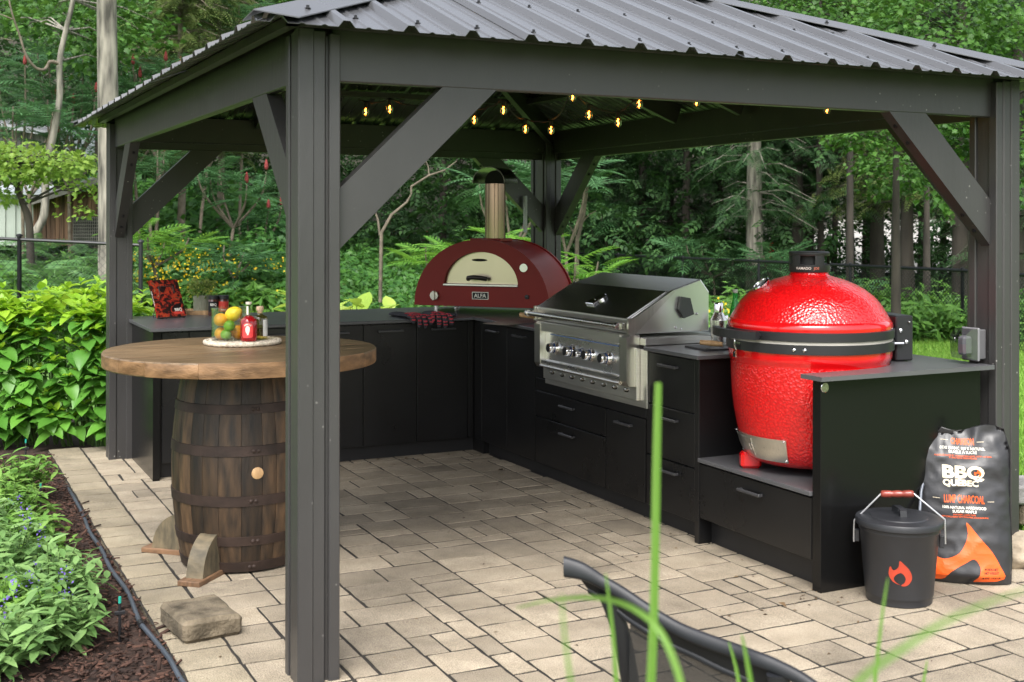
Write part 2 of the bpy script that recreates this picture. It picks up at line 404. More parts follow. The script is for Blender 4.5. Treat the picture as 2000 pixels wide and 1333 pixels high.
# leaf shapes: x = axis, z = normal ------------------------------------------------
def quadleaf(w=.5, fold=.12, droop=.15):
    v = np.array([[0, 0, 0], [.45, w / 2, fold], [1, 0, -droop], [.45, -w / 2, fold]], float); return v, np.array([[0, 1, 2, 3]])
def foldleaf(w=.6, fold=.1, droop=.25, n=4, tip=1.6):
    """pointed ovate leaf, folded along the midrib"""
    v = []; f = []
    for i in range(n + 1):
        t = i / n; ww = w / 2 * (math.sin(PI * t ** .75) ** .85) if 0 < t < 1 else 0.
        if i == n: ww = 0
        z = -droop * t ** tip
        v += [[t, ww, z + fold * ww * 2], [t, 0, z], [t, -ww, z + fold * ww * 2]]
    for i in range(n):
        a = i * 3; b = a + 3
        f += [[a, a + 1, b + 1, b], [a + 1, a + 2, b + 2, b + 1]]
    return np.array(v, float), np.array(f)
def lobed():
    """five-lobed maple leaf as quads from the centre"""
    pts = [(0, .0), (-.02, .30), (.28, .22), (.22, .52), (.55, .33), (.62, .20), (1, 0), (.62, -.20), (.55, -.33), (.22, -.52), (.28, -.22), (-.02, -.30)]
    v = [[.35, 0, .05]] + [[x, y, -.12 * (x * x + y * y)] for x, y in pts]
    n = len(pts); f = [[0, 1 + i, 1 + (i + 1) % n, 1 + (i + 2) % n] for i in range(0, n, 2)]
    return np.array(v, float), np.array(f)
def frond(n=9, ll=.26, lw=.062, droop=.35, ang=62):
    """pinnate leaf of unit length"""
    v = []; f = []
    def q(p, d, L, w):
        s = np.array([-d[1], d[0], 0]); s /= np.linalg.norm(s) + 1e-9; o = len(v)
        v.extend([p, p + d * L * .4 + s * w / 2, p + d * L + np.array([0, 0, -.10 * L]), p + d * L * .4 - s * w / 2]); f.append([o, o + 1, o + 2, o + 3])
    P = lambda t: np.array([t, 0, -droop * t * t + .08 * t])
    for i in range(n):
        t = .16 + .80 * i / (n - 1); L = ll * (.55 + .75 * math.sin(PI * (.12 + .80 * (t - .1)))) * (1.0 if t < .8 else .8)
        for sg in (1, -1):
            a = math.radians(ang - 22 * t) * sg; q(P(t), np.array([math.cos(a), math.sin(a), -.22]), L, lw)
    q(P(.96), np.array([1, 0, -.5]), ll * .7, lw)
    for i in range(3):
        a, b = P(i / 3), P((i + 1) / 3); o = len(v); w = np.array([0, .008, 0]); v.extend([a - w, a + w, b + w, b - w]); f.append([o, o + 1, o + 2, o + 3])
    return np.array(v, float), np.array(f)
def spray(n=7, droop=.35):
    """flat conifer spray of unit length"""
    v = []; f = []
    P = lambda t: np.array([t, 0, -droop * t * t])
    for i in range(n):
        t = .05 + .92 * i / (n - 1); L = .34 * (1 - t) ** .7 + .10
        for sg in (1, -1):
            a = math.radians(52) * sg; d = np.array([math.cos(a), math.sin(a), -.2]); s = np.array([-d[1], d[0], 0]); o = len(v); p = P(t)
            v.extend([p, p + d * L * .5 + s * .030, p + d * L, p + d * L * .5 - s * .030]); f.append([o, o + 1, o + 2, o + 3])
    return np.array(v, float), np.array(f)
def twig():
    """small twig of eight leaves of unit length"""
    v = []; f = []; bv, bf = quadleaf(.55)
    for i in range(8):
        t = .1 + .8 * i / 7; a = (1 if i % 2 else -1) * .9; c, s = math.cos(a), math.sin(a); o = len(v)
        for x, y, z in bv * .34: v.append([t + x * c - y * s, x * s + y * c, z - .12 * t + .03 * math.sin(i * 2.1)])
        f.append([o, o + 1, o + 2, o + 3])
    return np.array(v, float), np.array(f)
Q, FROND, SPRAY, LOBED, TWIG = quadleaf(), frond(), spray(), lobed(), twig()
FERN = frond(13, .20, .05, .5, 70)

def text_poly(s, size, bold=0., sx=1., align='CENTER', shear=0.):
    cu = bpy.data.curves.new('t', 'FONT'); cu.body = s; cu.size = size; cu.align_x = align; cu.align_y = 'CENTER'; cu.offset = bold; cu.resolution_u = 3; cu.shear = shear
    ob = bpy.data.objects.new('t', cu); link(ob)
    me = bpy.data.meshes.new_from_object(ob.evaluated_get(bpy.context.evaluated_depsgraph_get()))
    bpy.data.objects.remove(ob); bpy.data.curves.remove(cu)
    for v in me.vertices: v.co.x *= sx
    return me
def print_mesh(name, me, fn, mat, parent, cut=0., local=False):
    """lay a flat 2-D mesh (x, y) onto a surface given by fn(x, y)"""
    bm = bmesh.new(); bm.from_mesh(me)
    if cut:
        for ax in (0, 1):
            lo = min(v.co[ax] for v in bm.verts); hi = max(v.co[ax] for v in bm.verts); k = lo + cut
            while k < hi:
                no = Vector((1, 0, 0)) if ax == 0 else Vector((0, 1, 0))
                bmesh.ops.bisect_plane(bm, geom=bm.verts[:] + bm.edges[:] + bm.faces[:], plane_co=no * k, plane_no=no); k += cut
    for v in bm.verts: v.co = fn(v.co.x, v.co.y)
    me2 = bpy.data.meshes.new(name); bm.to_mesh(me2); bm.free(); me2.materials.append(mat)
    return attach(link(bpy.data.objects.new(name, me2)), parent, local)
def poly_me(outline):
    bm = bmesh.new(); f = bm.faces.new([bm.verts.new((x, y, 0)) for x, y in outline]); bmesh.ops.triangulate(bm, faces=[f])
    me = bpy.data.meshes.new('p'); bm.to_mesh(me); bm.free(); return me
def smooth_path(pts, n=8, closed=False):
    pts = [Vector(p) for p in pts]; out = []; N = len(pts)
    rngi = range(N if closed else N - 1)
    for i in rngi:
        p0 = pts[(i - 1) % N] if closed or i else pts[0]; p1 = pts[i]; p2 = pts[(i + 1) % N]; p3 = pts[(i + 2) % N] if closed or i + 2 < N else pts[-1]
        for k in range(n):
            t = k / n; out.append(.5 * ((2 * p1) + (p2 - p0) * t + (2 * p0 - 5 * p1 + 4 * p2 - p3) * t * t + (3 * p1 - p0 - 3 * p2 + p3) * t ** 3))
    if not closed: out.append(pts[-1])
    return out

# ================================================================== THE SETTING
W, L = 3.5, 4.594            # gazebo, outside of posts
CT = .945                    # counter height
# ---- ground: one sheet to the horizon
def ground():
    ds = [-300, -120, -50, -20, -8, -2, 2, 4, 6, 8, 9, 11, 13, 15, 18, 22, 26, 32, 40, 60, 100, 300]
    ss = [-300, -120, -60, -30, -20, -14, -10, -7, -5, -3, 0, 3, 6, 9, 12, 16, 22, 32, 60, 120, 300]
    vs = []
    for d in ds:
        for s in ss:
            x = CX + FWD.x * d + RGT.x * s; y = CY + FWD.y * d + RGT.y * s; vs.append((x, y, gz(x, y) - .012))
    n = len(ss); fs = [(i * n + j, i * n + j + 1, (i + 1) * n + j + 1, (i + 1) * n + j) for i in range(len(ds) - 1) for j in range(n - 1)]
    m = MB(); m.add(vs, fs); tag(m.build('ground', lawnm), kind='structure')
ground()
def wbox(px0, d0): pass
def cs(d, s, z=0.):
    return Vector((CX + FWD.x * d + RGT.x * s, CY + FWD.y * d + RGT.y * s, z))
# forest floor beyond the fence: added rise behind the wood blocks bright horizon
def backdrop_rise():
    ds = [30, 36, 44, 52, 60, 75, 95, 130]; ss = [-110, -70, -45, -30, -20, -12, -6, 0, 5, 9, 12, 16, 22, 32, 50, 80]
    vs = []
    for d in ds:
        for s in ss:
            right = min(1, max(0, (s / d - .20) / .06)) * min(1, max(0, (.52 - s / d) / .06))
            start = lerp(44, 70, right)
            z = -.34 + max(0, d - start) * .55 * (1 if s > -40 else 1) + (max(0, min(1, (-s - 4) / 10)) * (d - 30) * .12)
            vs.append(cs(d, s, z + R.uniform(-.2, .2)))
    n = len(ss); fs = [(i * n + j, i * n + j + 1, (i + 1) * n + j + 1, (i + 1) * n + j) for i in range(len(ds) - 1) for j in range(n - 1)]
    tag(MB().add(vs, fs).build('backdrop_rise', soilm), kind='structure')
backdrop_rise()
# pale open ground seen between the trunks on the right
gr = MB(); gr.add([cs(44, 10, -.2), cs(44, 22, -.2), cs(66, 36, 1.75), cs(66, 14, 1.75)], [(0, 1, 2, 3)])
tag(gr.build('gravel_clearing', M('pale gravel', (.36, .35, .32), .9, var=.2, scale=.6)), kind='structure')

# ---- mulch bed
mb = MB(); mb.add([(-6, -3, -.022), (-.335, -3, -.022), (-.335, 4.72, -.022), (.0, 4.72, -.022), (.0, 7.5, -.022), (-6, 7.5, -.022)], [(0, 1, 2, 3, 4, 5)])
tag(mb.build('mulch_bed', M('damp mulch', (.035, .018, .012), .95, var=.5, scale=25, bump=.8, bscale=60)), kind='structure')
N = 15000
p = np.stack([rng.uniform(-1.7, -.325, N), rng.uniform(-1.2, 4.9, N), rng.uniform(-.020, .006, N)], 1)
d = rng.normal(size=(N, 3)); d[:, 2] *= .25
chip = (np.array([[0, -.20, 0], [1, -.12, 0], [.92, .20, 0], [.05, .14, 0], [0.03, -.12, .10], [.95, -.08, .14], [.9, .15, .11], [.06, .08, .08]], float),
        np.array([[0, 3, 2, 1], [4, 5, 6, 7], [0, 1, 5, 4], [1, 2, 6, 5], [2, 3, 7, 6], [3, 0, 4, 7]]))
o = scatter('mulch', chip, p, d, upn(N, .35), np.minimum(rng.gamma(2.2, .009, N) + .008, .045), mulchm); tag(o, 'shredded brown wood mulch over the planting bed', 'mulch', kind='stuff')

# ---- patio: sand base, pavers one by one
pb = MB(); pb.add([(-.335, -4.5, -.0026), (3.95, -4.5, -.0026), (3.95, .4, -.0026), (2.9, .4, -.0026), (2.9, 5.0, -.0026), (-.335, 5.0, -.0026)], [(0, 1, 2, 3, 4, 5)])
patio = tag(pb.build('patio', joint), kind='structure')
U = .1045
def paver_mesh(w, h, k):
    m = MB(); g = .0050 + .0012 * k; rr = random.Random(int(w * 1000 + h * 77 + k * 991))
    n = 5; x0, x1, y0, y1 = g - w / 2, w / 2 - g, g + .0012 - h / 2, h / 2 - g - .0012
    def ring(ins, z, j):
        out = []
        for (ax, ay), (bx, by) in [((x0 + ins, y0 + ins), (x1 - ins, y0 + ins)), ((x1 - ins, y0 + ins), (x1 - ins, y1 - ins)), ((x1 - ins, y1 - ins), (x0 + ins, y1 - ins)), ((x0 + ins, y1 - ins), (x0 + ins, y0 + ins))]:
            for i in range(3):
                t = i / 3; out.append((ax + (bx - ax) * t + rr.uniform(-j, j), ay + (by - ay) * t + rr.uniform(-j, j), z))
        return out
    r0 = ring(0, -.045, .0); r1 = ring(.0, -.0016, .0025); r2 = ring(.0022, 0., .0022)
    vs = r0 + r1 + r2; q = 12
    fs = [(i, (i + 1) % q, q + (i + 1) % q, q + i) for i in range(q)] + [(q + i, q + (i + 1) % q, 2 * q + (i + 1) % q, 2 * q + i) for i in range(q)] + [tuple(range(2 * q, 3 * q))]
    m.add(vs, fs); return m.mesh('paver', paverm)
PM = {}
def pm(w, h, k, b=False):
    key = (round(w, 3), round(h, 3), k, b)
    if key not in PM:
        PM[key] = paver_mesh(w, h, k)
        if b: PM[key].materials.clear(); PM[key].materials.append(paverb)
    return PM[key]
places = []
nx, ny, ox, oy = 39, 88, -.118, -4.2
occ = np.zeros((nx, ny), bool)
for j in range(ny):
    for i in range(nx):
        if occ[i, j]: continue
        opts = [(2, 2), (2, 2), (2, 2), (2, 2), (3, 2), (3, 2), (2, 3), (2, 1), (2, 1), (1, 2)]; R.shuffle(opts)
        for (w, h) in opts + [(1, 2), (2, 1), (1, 1)]:
            if i + w <= nx and j + h <= ny and not occ[i:i + w, j:j + h].any():
                # avoid leaving single-cell slots to the right
                if i + w < nx and not occ[i + w, j] and (i + w + 1 >= nx or occ[i + w + 1, j]) and w > 1 and R.random() < .8: continue
                break
        occ[i:i + w, j:j + h] = True
        places.append((ox + (i + w / 2) * U, oy + (j + h / 2) * U, w * U, h * U, False))
y = -4.2
while y < 4.85:
    h = R.choice([U * 2, U * 2, U * 2, U * 2.6, U * 1.5]); places.append((-.2265, y + h / 2, .213, h, True)); y += h
vis = []
rest = []
for (x, y, w, h, b) in places:
    if x > 2.5 and y > .10: continue                       # under the cabinets
    if y > 3.80 and x > .22: continue
    if x > 3.75: continue
    d = depth(x, y)
    ok = False
    if d > 3.3:
        u, v = pix(x, y, 0); a = w * h * FPX * FPX / d / d * (1.61 / d)
        hid = 556 < u < 668
        ok = -40 < u < 2060 and 860 < v < 1380 and not hid
    (vis if ok else rest).append((a if ok else 0, x, y, w, h, b))
vis.sort(reverse=True); rest += vis[300:]; vis = vis[:300]
joined = MB()
for k, (a, x, y, w, h, b) in enumerate(vis):
    rot = Matrix.Rotation(R.choice((0, PI)) + R.gauss(0, .006), 4, 'Z') @ Matrix.Rotation(R.uniform(-.004, .004), 4, 'X') @ Matrix.Rotation(R.uniform(-.004, .004), 4, 'Y')
    inst(pm(w, h, k % 3, b), 'paver', patio, (x, y, R.uniform(.0, .002)), rot)
for (a, x, y, w, h, b) in rest: joined.box(x - w / 2 + .0065, x + w / 2 - .0065, y - h / 2 + .0065, y + h / 2 - .0065, -.04, R.gauss(0, .001), .003)
tag(joined.build('paver_field', paverm, patio), kind='stuff')

# ================================================================== GAZEBO
gaz = thing('gazebo', 'dark grey timber gazebo with ribbed metal hip roof over the kitchen', 'gazebo')
PW, ZB, ZT = .15, 2.105, 2.31
def post(cx, cy, sx, sy, dx=.15, dy=.15):
    """cx, cy: outer corner; sx, sy: direction to the inside"""
    m = MB(); c = .002
    def bx(x0, x1, y0, y1, z0, z1, ch=.004): m.box(cx + sx * x0, cx + sx * x1, cy + sy * y0, cy + sy * y1, z0, z1, ch)
    bx(0, dx - .050, 0, .100, -.03, ZT - .03, .007)                 # corner timber
    bx(.012, dx - .010, .012, dy - .010, -.03, ZT - .05, .002)           # core, set back
    bx(dx - .040, dx, -.004, .045, -.03, ZT - .04)                # trim boards with a groove beside the corner timber
    bx(-.004, .045, dy - .040, dy, -.03, ZT - .04)
    bx(dx - .040, dx, dy - .040, dy, -.03, ZT - .06)
    bx(-.0025, .054, -.0055, .052, -.03, ZT - .027, .004)
    if dy > .2: bx(dx - .045, dx + .003, .115, dy - .055, -.03, ZT - .055)
    m.build('post', paint, gaz)
for a_ in ((0, 0, 1, 1), (W, 0, -1, 1, .15, .163), (0, L, 1, -1), (W - .045, L + .12, -1, -1, .13, .27)): post(*a_)
E_ = .032
for (x0, x1, y0, y1) in ((PW - .02, W - PW + .02, E_, E_ + .042), (PW - .02, W - PW + .02, L - E_ - .042, L - E_)):
    MB().box(x0, x1, y0, y1, ZB, ZT, .005).build('beam', paint, gaz)
for (x0, x1) in ((E_, E_ + .042), (W - E_ - .042, W - E_)):
    MB().box(x0, x1, PW - .02, L - PW + .02, ZB, ZT, .005).build('beam', paint, gaz)
# doubled inner plates that show from below
for (x0, x1, y0, y1) in ((PW, W - PW, .078, .116), (PW, W - PW, L - .116, L - .078)):
    MB().box(x0, x1, y0, y1, ZB + .05, ZT + .02, .004).build('inner_plate', paint, gaz)
for (x0, x1) in ((.078, .116), (W - .116, W - .078)):
    MB().box(x0, x1, PW, L - PW, ZB + .052, ZT + .02, .004).build('inner_plate', paint, gaz)
BR = [(.146, 1.50), (.146, 1.715), (.555, ZB + .002), (.775, ZB + .002)]
def brace(fn):
    m = MB(); m.prism(BR, .034, .094, fn); fix_normals(m.build('brace', paint, gaz))
    for t in (.12, .24, .78, .9):
        u, z = lerp(.146, .775, t), lerp(1.50, ZB, t); c = fn(u + .002, z - .002, .064); dn = (fn(1, -1, .064) - fn(0, 0, .064)).normalized()
        Tm = Matrix.Translation(c) @ dn.to_track_quat('Z', 'Y').to_matrix().to_4x4()
        MB().lathe([(.011, -.003), (.011, .001), (.006, .0015), (.006, .006), (.0, .0065)], 8, fn=lambda v: Tm @ v).build('bolt', screwm, gaz)
brace(lambda u, z, d: V(u, d, z)); brace(lambda u, z, d: V(W - u, d, z))
brace(lambda u, z, d: V(u, L - d, z)); brace(lambda u, z, d: V(W - u, L - d, z))
brace(lambda u, z, d: V(d, u, z)); brace(lambda u, z, d: V(d, L - u, z))
brace(lambda u, z, d: V(W - d, u, z)); brace(lambda u, z, d: V(W - d, L - u, z))
# roof sheets: ribbed profile run up each slope to the hips
OV, ZE, PT = .20, 2.262, .385
RW = W + 2 * OV; RL = L + 2 * OV; HALF = RW / 2
def profile(u0, u1):
    P = []; s = .232; k = math.floor((u0 - .055) / s) - 1
    while True:
        c = .055 + s * k + .02; k += 1
        if c - .04 > u1: break
        P += [(c - .030, 0), (c - .012, .022), (c + .012, .022), (c + .030, 0)]
        for q in (.078, .155): P += [(c + q - .012, 0), (c + q - .004, .0045), (c + q + .004, .0045), (c + q + .012, 0)]
    P = [q for q in P if u0 < q[0] < u1]
    return [(u0, 0)] + P + [(u1, 0)]
def slope(fn, width):
    sh = .932; n = max(1, round(width / sh)); 
    for i in range(n):
        u0, u1 = width * i / n, width * (i + 1) / n
        us = profile(u0, u1); extra = [u for u in (HALF, width - HALF) if u0 < u < u1]
        us = sorted(us + [(e, 0.) for e in extra])
        vs = []; 
        for u, h in us:
            top = max(0.02, min(u, width - u, HALF) - .0)
            for v in (0., top):
                vs.append(fn(u, v, ZE + PT * v + h + .002 * (i % 2)))
        fs = [(2 * k, 2 * k + 2, 2 * k + 3, 2 * k + 1) for k in range(len(us) - 1)]
        o = MB().add(vs, fs).build('roof_sheet', roofm, gaz)
        sm = o.modifiers.new('thick', 'SOLIDIFY'); sm.thickness = .0015
    sc_ = MB()
    for r_ in (.13, .62, 1.10, 1.55):
        u = .15
        while u < width - .1:
            if min(u, width - u) > r_ + .06:
                p = fn(u, r_, ZE + PT * r_ + .003); sc_.lathe([(.011, 0), (.011, .003), (.006, .004), (.006, .012), (0.0, .012)], 6, p)
            u += .232
    tag(sc_.build('roof_screw', screwm, gaz), kind='stuff')
slope(lambda u, v, z: V(-OV + u, -OV + v, z), RW)
slope(lambda u, v, z: V(W + OV - u, L + OV - v, z), RW)
slope(lambda u, v, z: V(-OV + v, L + OV - u, z), RL)
slope(lambda u, v, z: V(W + OV - v, -OV + u, z), RL)
# hip and ridge caps: bent flashing
APX = [V(-OV + HALF, -OV + HALF, ZE + PT * HALF), V(-OV + HALF, L + OV - HALF, ZE + PT * HALF)]
def cap(c, apex, sx, sy):
    cw = .15; m = MB(); up = V(0, 0, .026)
    a = V(c[0], c[1], ZE) + V(-sx * .012, -sy * .012, -.004)
    # wings lie on the two slopes: move along x keeps y-slope, along y keeps x-slope
    def wing(p, kx, ky): return p + V(kx * sx * cw, ky * sy * cw, 0)
    A0, A1, A2 = wing(a, 1, 0) + up + V(0, 0, -.002), a + up + V(0, 0, .012), wing(a, 0, 1) + up + V(0, 0, -.002)
    dirv = (apex - a)
    B0, B1, B2 = wing(apex, 1, 0) + up, apex + up + V(0, 0, .012), wing(apex, 0, 1) + up
    A0 -= V(0, 0, .0); e = .0025
    vs = [A0, A1, A2, B0, B1, B2] + [q - V(0, 0, .0015 + e) for q in (A0, A1, A2, B0, B1, B2)]
    m.add(vs, [(0, 1, 4, 3), (1, 2, 5, 4), (6, 9, 10, 7), (7, 10, 11, 8), (0, 6, 7, 1), (1, 7, 8, 2), (0, 3, 9, 6), (2, 8, 11, 5)])
    fix_normals(m.build('hip_cap', roofm, gaz))
    s = MB()
    for t in (.06, .22, .4, .6, .8):
        for P_, Q_ in ((A0, B0), (A2, B2)):
            p = P_.lerp(Q_, t).lerp(A1.lerp(B1, t), .35); s.lathe([(.011, 0), (.011, .003), (.006, .004), (.006, .012), (0., .012)], 6, p)
    tag(s.build('cap_screw', screwm, gaz), kind='stuff')
cap((-OV, -OV), APX[0], 1, 1); cap((W + OV, -OV), APX[0], -1, 1); cap((-OV, L + OV), APX[1], 1, -1); cap((W + OV, L + OV), APX[1], -1, -1)
m = MB(); ax, z = APX[0].x, APX[0].z + .035
m.add([(ax - .14, APX[0].y, z - .055), (ax, APX[0].y, z), (ax + .14, APX[0].y, z - .055), (ax - .14, APX[1].y, z - .055), (ax, APX[1].y, z), (ax + .14, APX[1].y, z - .055)], [(0, 1, 4, 3), (1, 2, 5, 4)])
m.build('ridge_cap', roofm, gaz)
# rafters and purlins seen from below
def rafter(p, q, w=.04, h=.14, drop=.012):
    p, q = Vector(p), Vector(q); t = (q - p).normalized(); s = t.cross(V(0, 0, 1)).normalized(); n = s.cross(t)
    vs = [b + s * (w / 2 * i) - n * (drop + j) for b in (p, q) for i in (-1, 1) for j in (0, h)]
    o = MB().add(vs, [(0, 1, 3, 2), (4, 6, 7, 5), (0, 4, 5, 1), (2, 3, 7, 6), (0, 2, 6, 4), (1, 5, 7, 3)]).build('rafter', paint, gaz); fix_normals(o)
for (x, y), a in (((0, 0), 0), ((W, 0), 0), ((0, L), 1), ((W, L), 1)):
    rafter((x, y, ZE + PT * OV), APX[a], .042, .15)
for y in (1.95, 2.65):
    for x, s in ((.12, 1), (W - .12, -1)): rafter((x, y, ZE + PT * (OV + .12)), (ax, y, APX[0].z), .04, .12)
for x in (1.0, 2.5):
    h = min(x, W - x); rafter((x, .12, ZE + PT * (OV + .12)), (x, h, ZE + PT * (OV + h)), .04, .12); rafter((x, L - .12, ZE + PT * (OV + .12)), (x, L - h, ZE + PT * (OV + h)), .04, .12)
for v in (.55, 1.15):
    z = ZE + PT * (v + OV) - .030
    for p, q in (((v, v), (W - v, v)), ((v, L - v), (W - v, L - v)), ((v, v), (v, L - v)), ((W - v, v), (W - v, L - v))):
        rafter((p[0], p[1], z), (q[0], q[1], z), .085, .036, .0)
# eave battens that carry the sheets
zb_ = ZE + PT * .15 - .003
for p, q in (((-OV + .17, -OV + .17), (W + OV - .17, -OV + .17)), ((-OV + .17, L + OV - .17), (W + OV - .17, L + OV - .17)), ((-OV + .17, -OV + .17), (-OV + .17, L + OV - .17)), ((W + OV - .17, -OV + .17), (W + OV - .17, L + OV - .17))):
    o = MB().box(min(p[0], q[0]) - .02, max(p[0], q[0]) + .02, min(p[1], q[1]) - .02, max(p[1], q[1]) + .02, zb_ - .035, zb_ - .002).build('eave_batten', paint, gaz)

# ---- string lights under the roof
sl = thing('string_lights', 'black cord with small glowing amber bulbs hung under the gazebo roof', 'string lights', (1.8, 2.0, 2.2))
bulbglass = thinglass('amber bulb glass', (1, .50, .15), .30)
fil = emitmat('filament', (1, .52, .14), 15.)
cordm = M('black cord', (.008, .008, .008), .6)
spots = [(700, 214, 6.9), (714, 219, 6.9), (761, 214, 6.8), (850, 226, 6.7), (926, 235, 6.6), (983, 216, 6.5), (1026, 253, 6.9), (1076, 255, 6.9), (1118, 189, 6.1), (1150, 225, 6.4), (1207, 240, 6.5), (1248, 204, 6.3), (1360, 199, 6.2), (1480, 210, 6.0), (1615, 213, 5.9)]
pts = []
bm_ = MB().lathe([(.0, -.040), (.010, -.039), (.0185, -.028), (.021, -.0026), (.018, -.003), (.011, .008), (.009, .012)], 14).mesh('bulb', bulbglass, True)
fm_ = MB().tube([(-.004, 0, -.030), (.003, 0, -.018), (-.003, .002, -.008), (.002, 0, .004)], .0034, 6).mesh('filament', fil)
km_ = MB().lathe([(.0105, .008), (.0115, .012), (.0115, .036), (.006, .040)], 10).mesh('socket', cordm, True)
for i, (u, v, Zd) in enumerate(spots):
    p = at(u, v, Zd) + V(0, 0, .016)
    if i not in (0, 3, 13):
        o = inst(bm_, 'bulb', sl, p); inst(fm_, 'filament', sl, p + V(0, 0, -.0)); inst(km_, 'socket', sl, p)
    q = p + V(0, 0, .045)
    if pts:
        a = pts[-1]; mid = (a + q) / 2 - V(0, 0, min(.05, (q - a).length * .08)); pts += [a.lerp(mid, .5) - V(0, 0, .008), mid, mid.lerp(q, .5) - V(0, 0, .008)]
    pts.append(q)
MB().tube(smooth_path(pts, 3), .004, 5).build('cord', cordm, sl, True)

# ================================================================== OUTDOOR KITCHEN
FX, FY = 2.35, 3.67          # cabinet fronts: right run (plane X) and back run (plane Y)
def handle_y(x, z, par):     # pull on the back run (along X)
    MB().box(x - .09, x + .09, FY - .046, FY - .034, z - .007, z + .007, .003).box(x - .085, x - .073, FY - .036, FY - .016, z - .006, z + .006).box(x + .073, x + .085, FY - .036, FY - .016, z - .006, z + .006).build('handle', handm, par)
def handle_x(y, z, par, w=.085):
    MB().box(FX - .046, FX - .034, y - w, y + w, z - .007, z + .007, .003).box(FX - .036, FX - .016, y - w + .005, y - w + .017, z - .006, z + .006).box(FX - .036, FX - .016, y + w - .017, y + w - .005, z - .006, z + .006).build('handle', handm, par)
def front_x(name, y0, y1, z0, z1, par, handle=True, hz=None):
    o = MB().box(FX - .018, FX, y0 + .0025, y1 - .0025, z0 + .0025, z1 - .0025, .0015).build(name, cabm, par)
    if handle: handle_x((y0 + y1) / 2, (hz or z1 - .055), o)
    return o
# -- back run
cb = thing('base_cabinet', 'long black base cabinet with dark stone top along the back, under the red oven', 'cabinet', (1.2, 4.0, 0))
MB().box(.19, 2.44, FY + .002, 4.42, .10, CT - .021).build('carcass', cabm, cb)
MB().box(.19, 2.40, FY + .055, FY + .075, -.01, .099).build('toe_kick', toem, cb)
MB().box(.145, .188, 3.645, 4.44, -.01, CT - .021, .002).build('end_panel', cabm2, cb)
xs = [.20, .367, .751, 1.135, 1.519, 1.903, 2.288]
for a, b_ in zip(xs[:-1], xs[1:]):
    o = MB().box(a + .0025, b_ - .0025, FY - .018, FY, .1025, CT - .03, .0015).build('door', cabm, cb)
    if b_ - a > .2: handle_y((a + b_) / 2, CT - .075, o)
MB().box(2.291, 2.331, FY - .016, FY, .1025, CT - .03, .0015).build('filler_strip', cabm, cb)
MB().box(.125, 2.318, 3.612, 4.70, CT - .02, CT, .0025).box(2.3185, 3.36, 3.3, 4.70, CT - .0205, CT - .0005, .0015).build('countertop', counterm, cb)
MB().box(2.36, 3.30, 3.55, 4.45, -.01, CT - .022).build('corner_carcass', cabm, cb)
# -- corner cupboards
cc = thing('corner_cabinet', 'black two-door cabinet in the corner left of the steel grill', 'cabinet', (2.7, 3.1, 0))
MB().box(FX + .002, 3.25, 2.722, 3.548, .10, CT - .021).build('carcass', cabm, cc)
MB().box(FX + .052, FX + .07, 2.722, 3.70, -.01, .099).build('toe_kick', toem, cc)
front_x('door', 3.124, 3.52, .10, CT - .028, cc, True, CT - .075); front_x('door', 2.719, 3.124, .10, CT - .028, cc, True, CT - .075)
MB().box(FX - .016, FX, 3.523, 3.645, .1025, CT - .03, .0015).build('filler_strip', cabm, cc)
MB().box(2.30, 3.33, 2.572, 3.2985, CT - .02, CT, .0025).build('countertop', counterm, cc)
# -- grill cabinet
gc = thing('grill_cabinet', 'black cabinet with drawers and a door below the steel grill', 'cabinet', (2.7, 2.1, 0))
MB().box(FX + .002, 3.25, 1.433, 2.717, .10, .60).box(FX + .60, 3.25, 1.433, 2.717, .60, CT - .02).build('carcass', cabm, gc)
MB().box(FX + .052, FX + .07, 1.433, 2.7215, -.01, .099).build('toe_kick', toem, gc)
front_x('drawer', 1.85, 2.717, .39, .553, gc); front_x('drawer', 1.85, 2.717, .10, .387, gc)
front_x('door', 1.433, 1.847, .10, .553, gc)
MB().box(FX - .016, FX, 1.433, 2.717, .556, .63, .0015).box(FX - .016, FX, 2.60, 2.717, .631, CT - .03).build('fascia', cabm, gc)
MB().box(FX - .015, FX + .62, 1.425, 1.4325, .556, CT - .022).build('side_panel', cabm, gc)
# -- drawer bank
dc = thing('drawer_cabinet', 'black three-drawer cabinet between the steel grill and red kamado', 'cabinet', (2.7, 1.2, 0))
MB().box(FX + .002, 3.25, .975, 1.4235, .10, CT - .021).build('carcass', cabm, dc)
MB().box(FX + .052, FX + .07, .975, 1.4325, -.01, .099).build('toe_kick', toem, dc)
for z0, z1 in ((.645, CT - .028), (.372, .642), (.10, .369)): front_x('drawer', .975, 1.4235, z0, z1, dc)
MB().box(FX - .02, 3.25, .935, .9735, -.01, CT - .021, .002).build('side_panel', cabm, dc)
MB().box(2.30, 3.33, .905, 1.405, CT - .02, CT, .0025).box(2.865, 3.33, 1.4055, 2.5715, CT - .0205, CT - .0005).build('countertop', counterm, dc)
# -- kamado cabinet
kc = thing('kamado_cabinet', 'black end cabinet with low shelf and drawer that carries the red kamado', 'cabinet', (2.8, .5, 0))
MB().box(2.332, 3.285, .030, .085, -.01, CT - .021, .002).build('end_panel', cabm2, kc)
MB().box(FX + .002, 3.05, .088, .932, .125, .41).build('carcass', cabm, kc)
front_x('drawer', .090, .932, .13, .405, kc, True, .345)
MB().box(FX + .055, FX + .075, .088, .932, -.01, .128).build('toe_kick', toem, kc)
MB().box(FX - .030, 3.06, .0865, .9335, .412, .432, .002).build('shelf', counterm, kc)
MB().box(3.06, 3.08, .0865, .9335, .10, CT - .022).build('back_panel', cabm, kc)
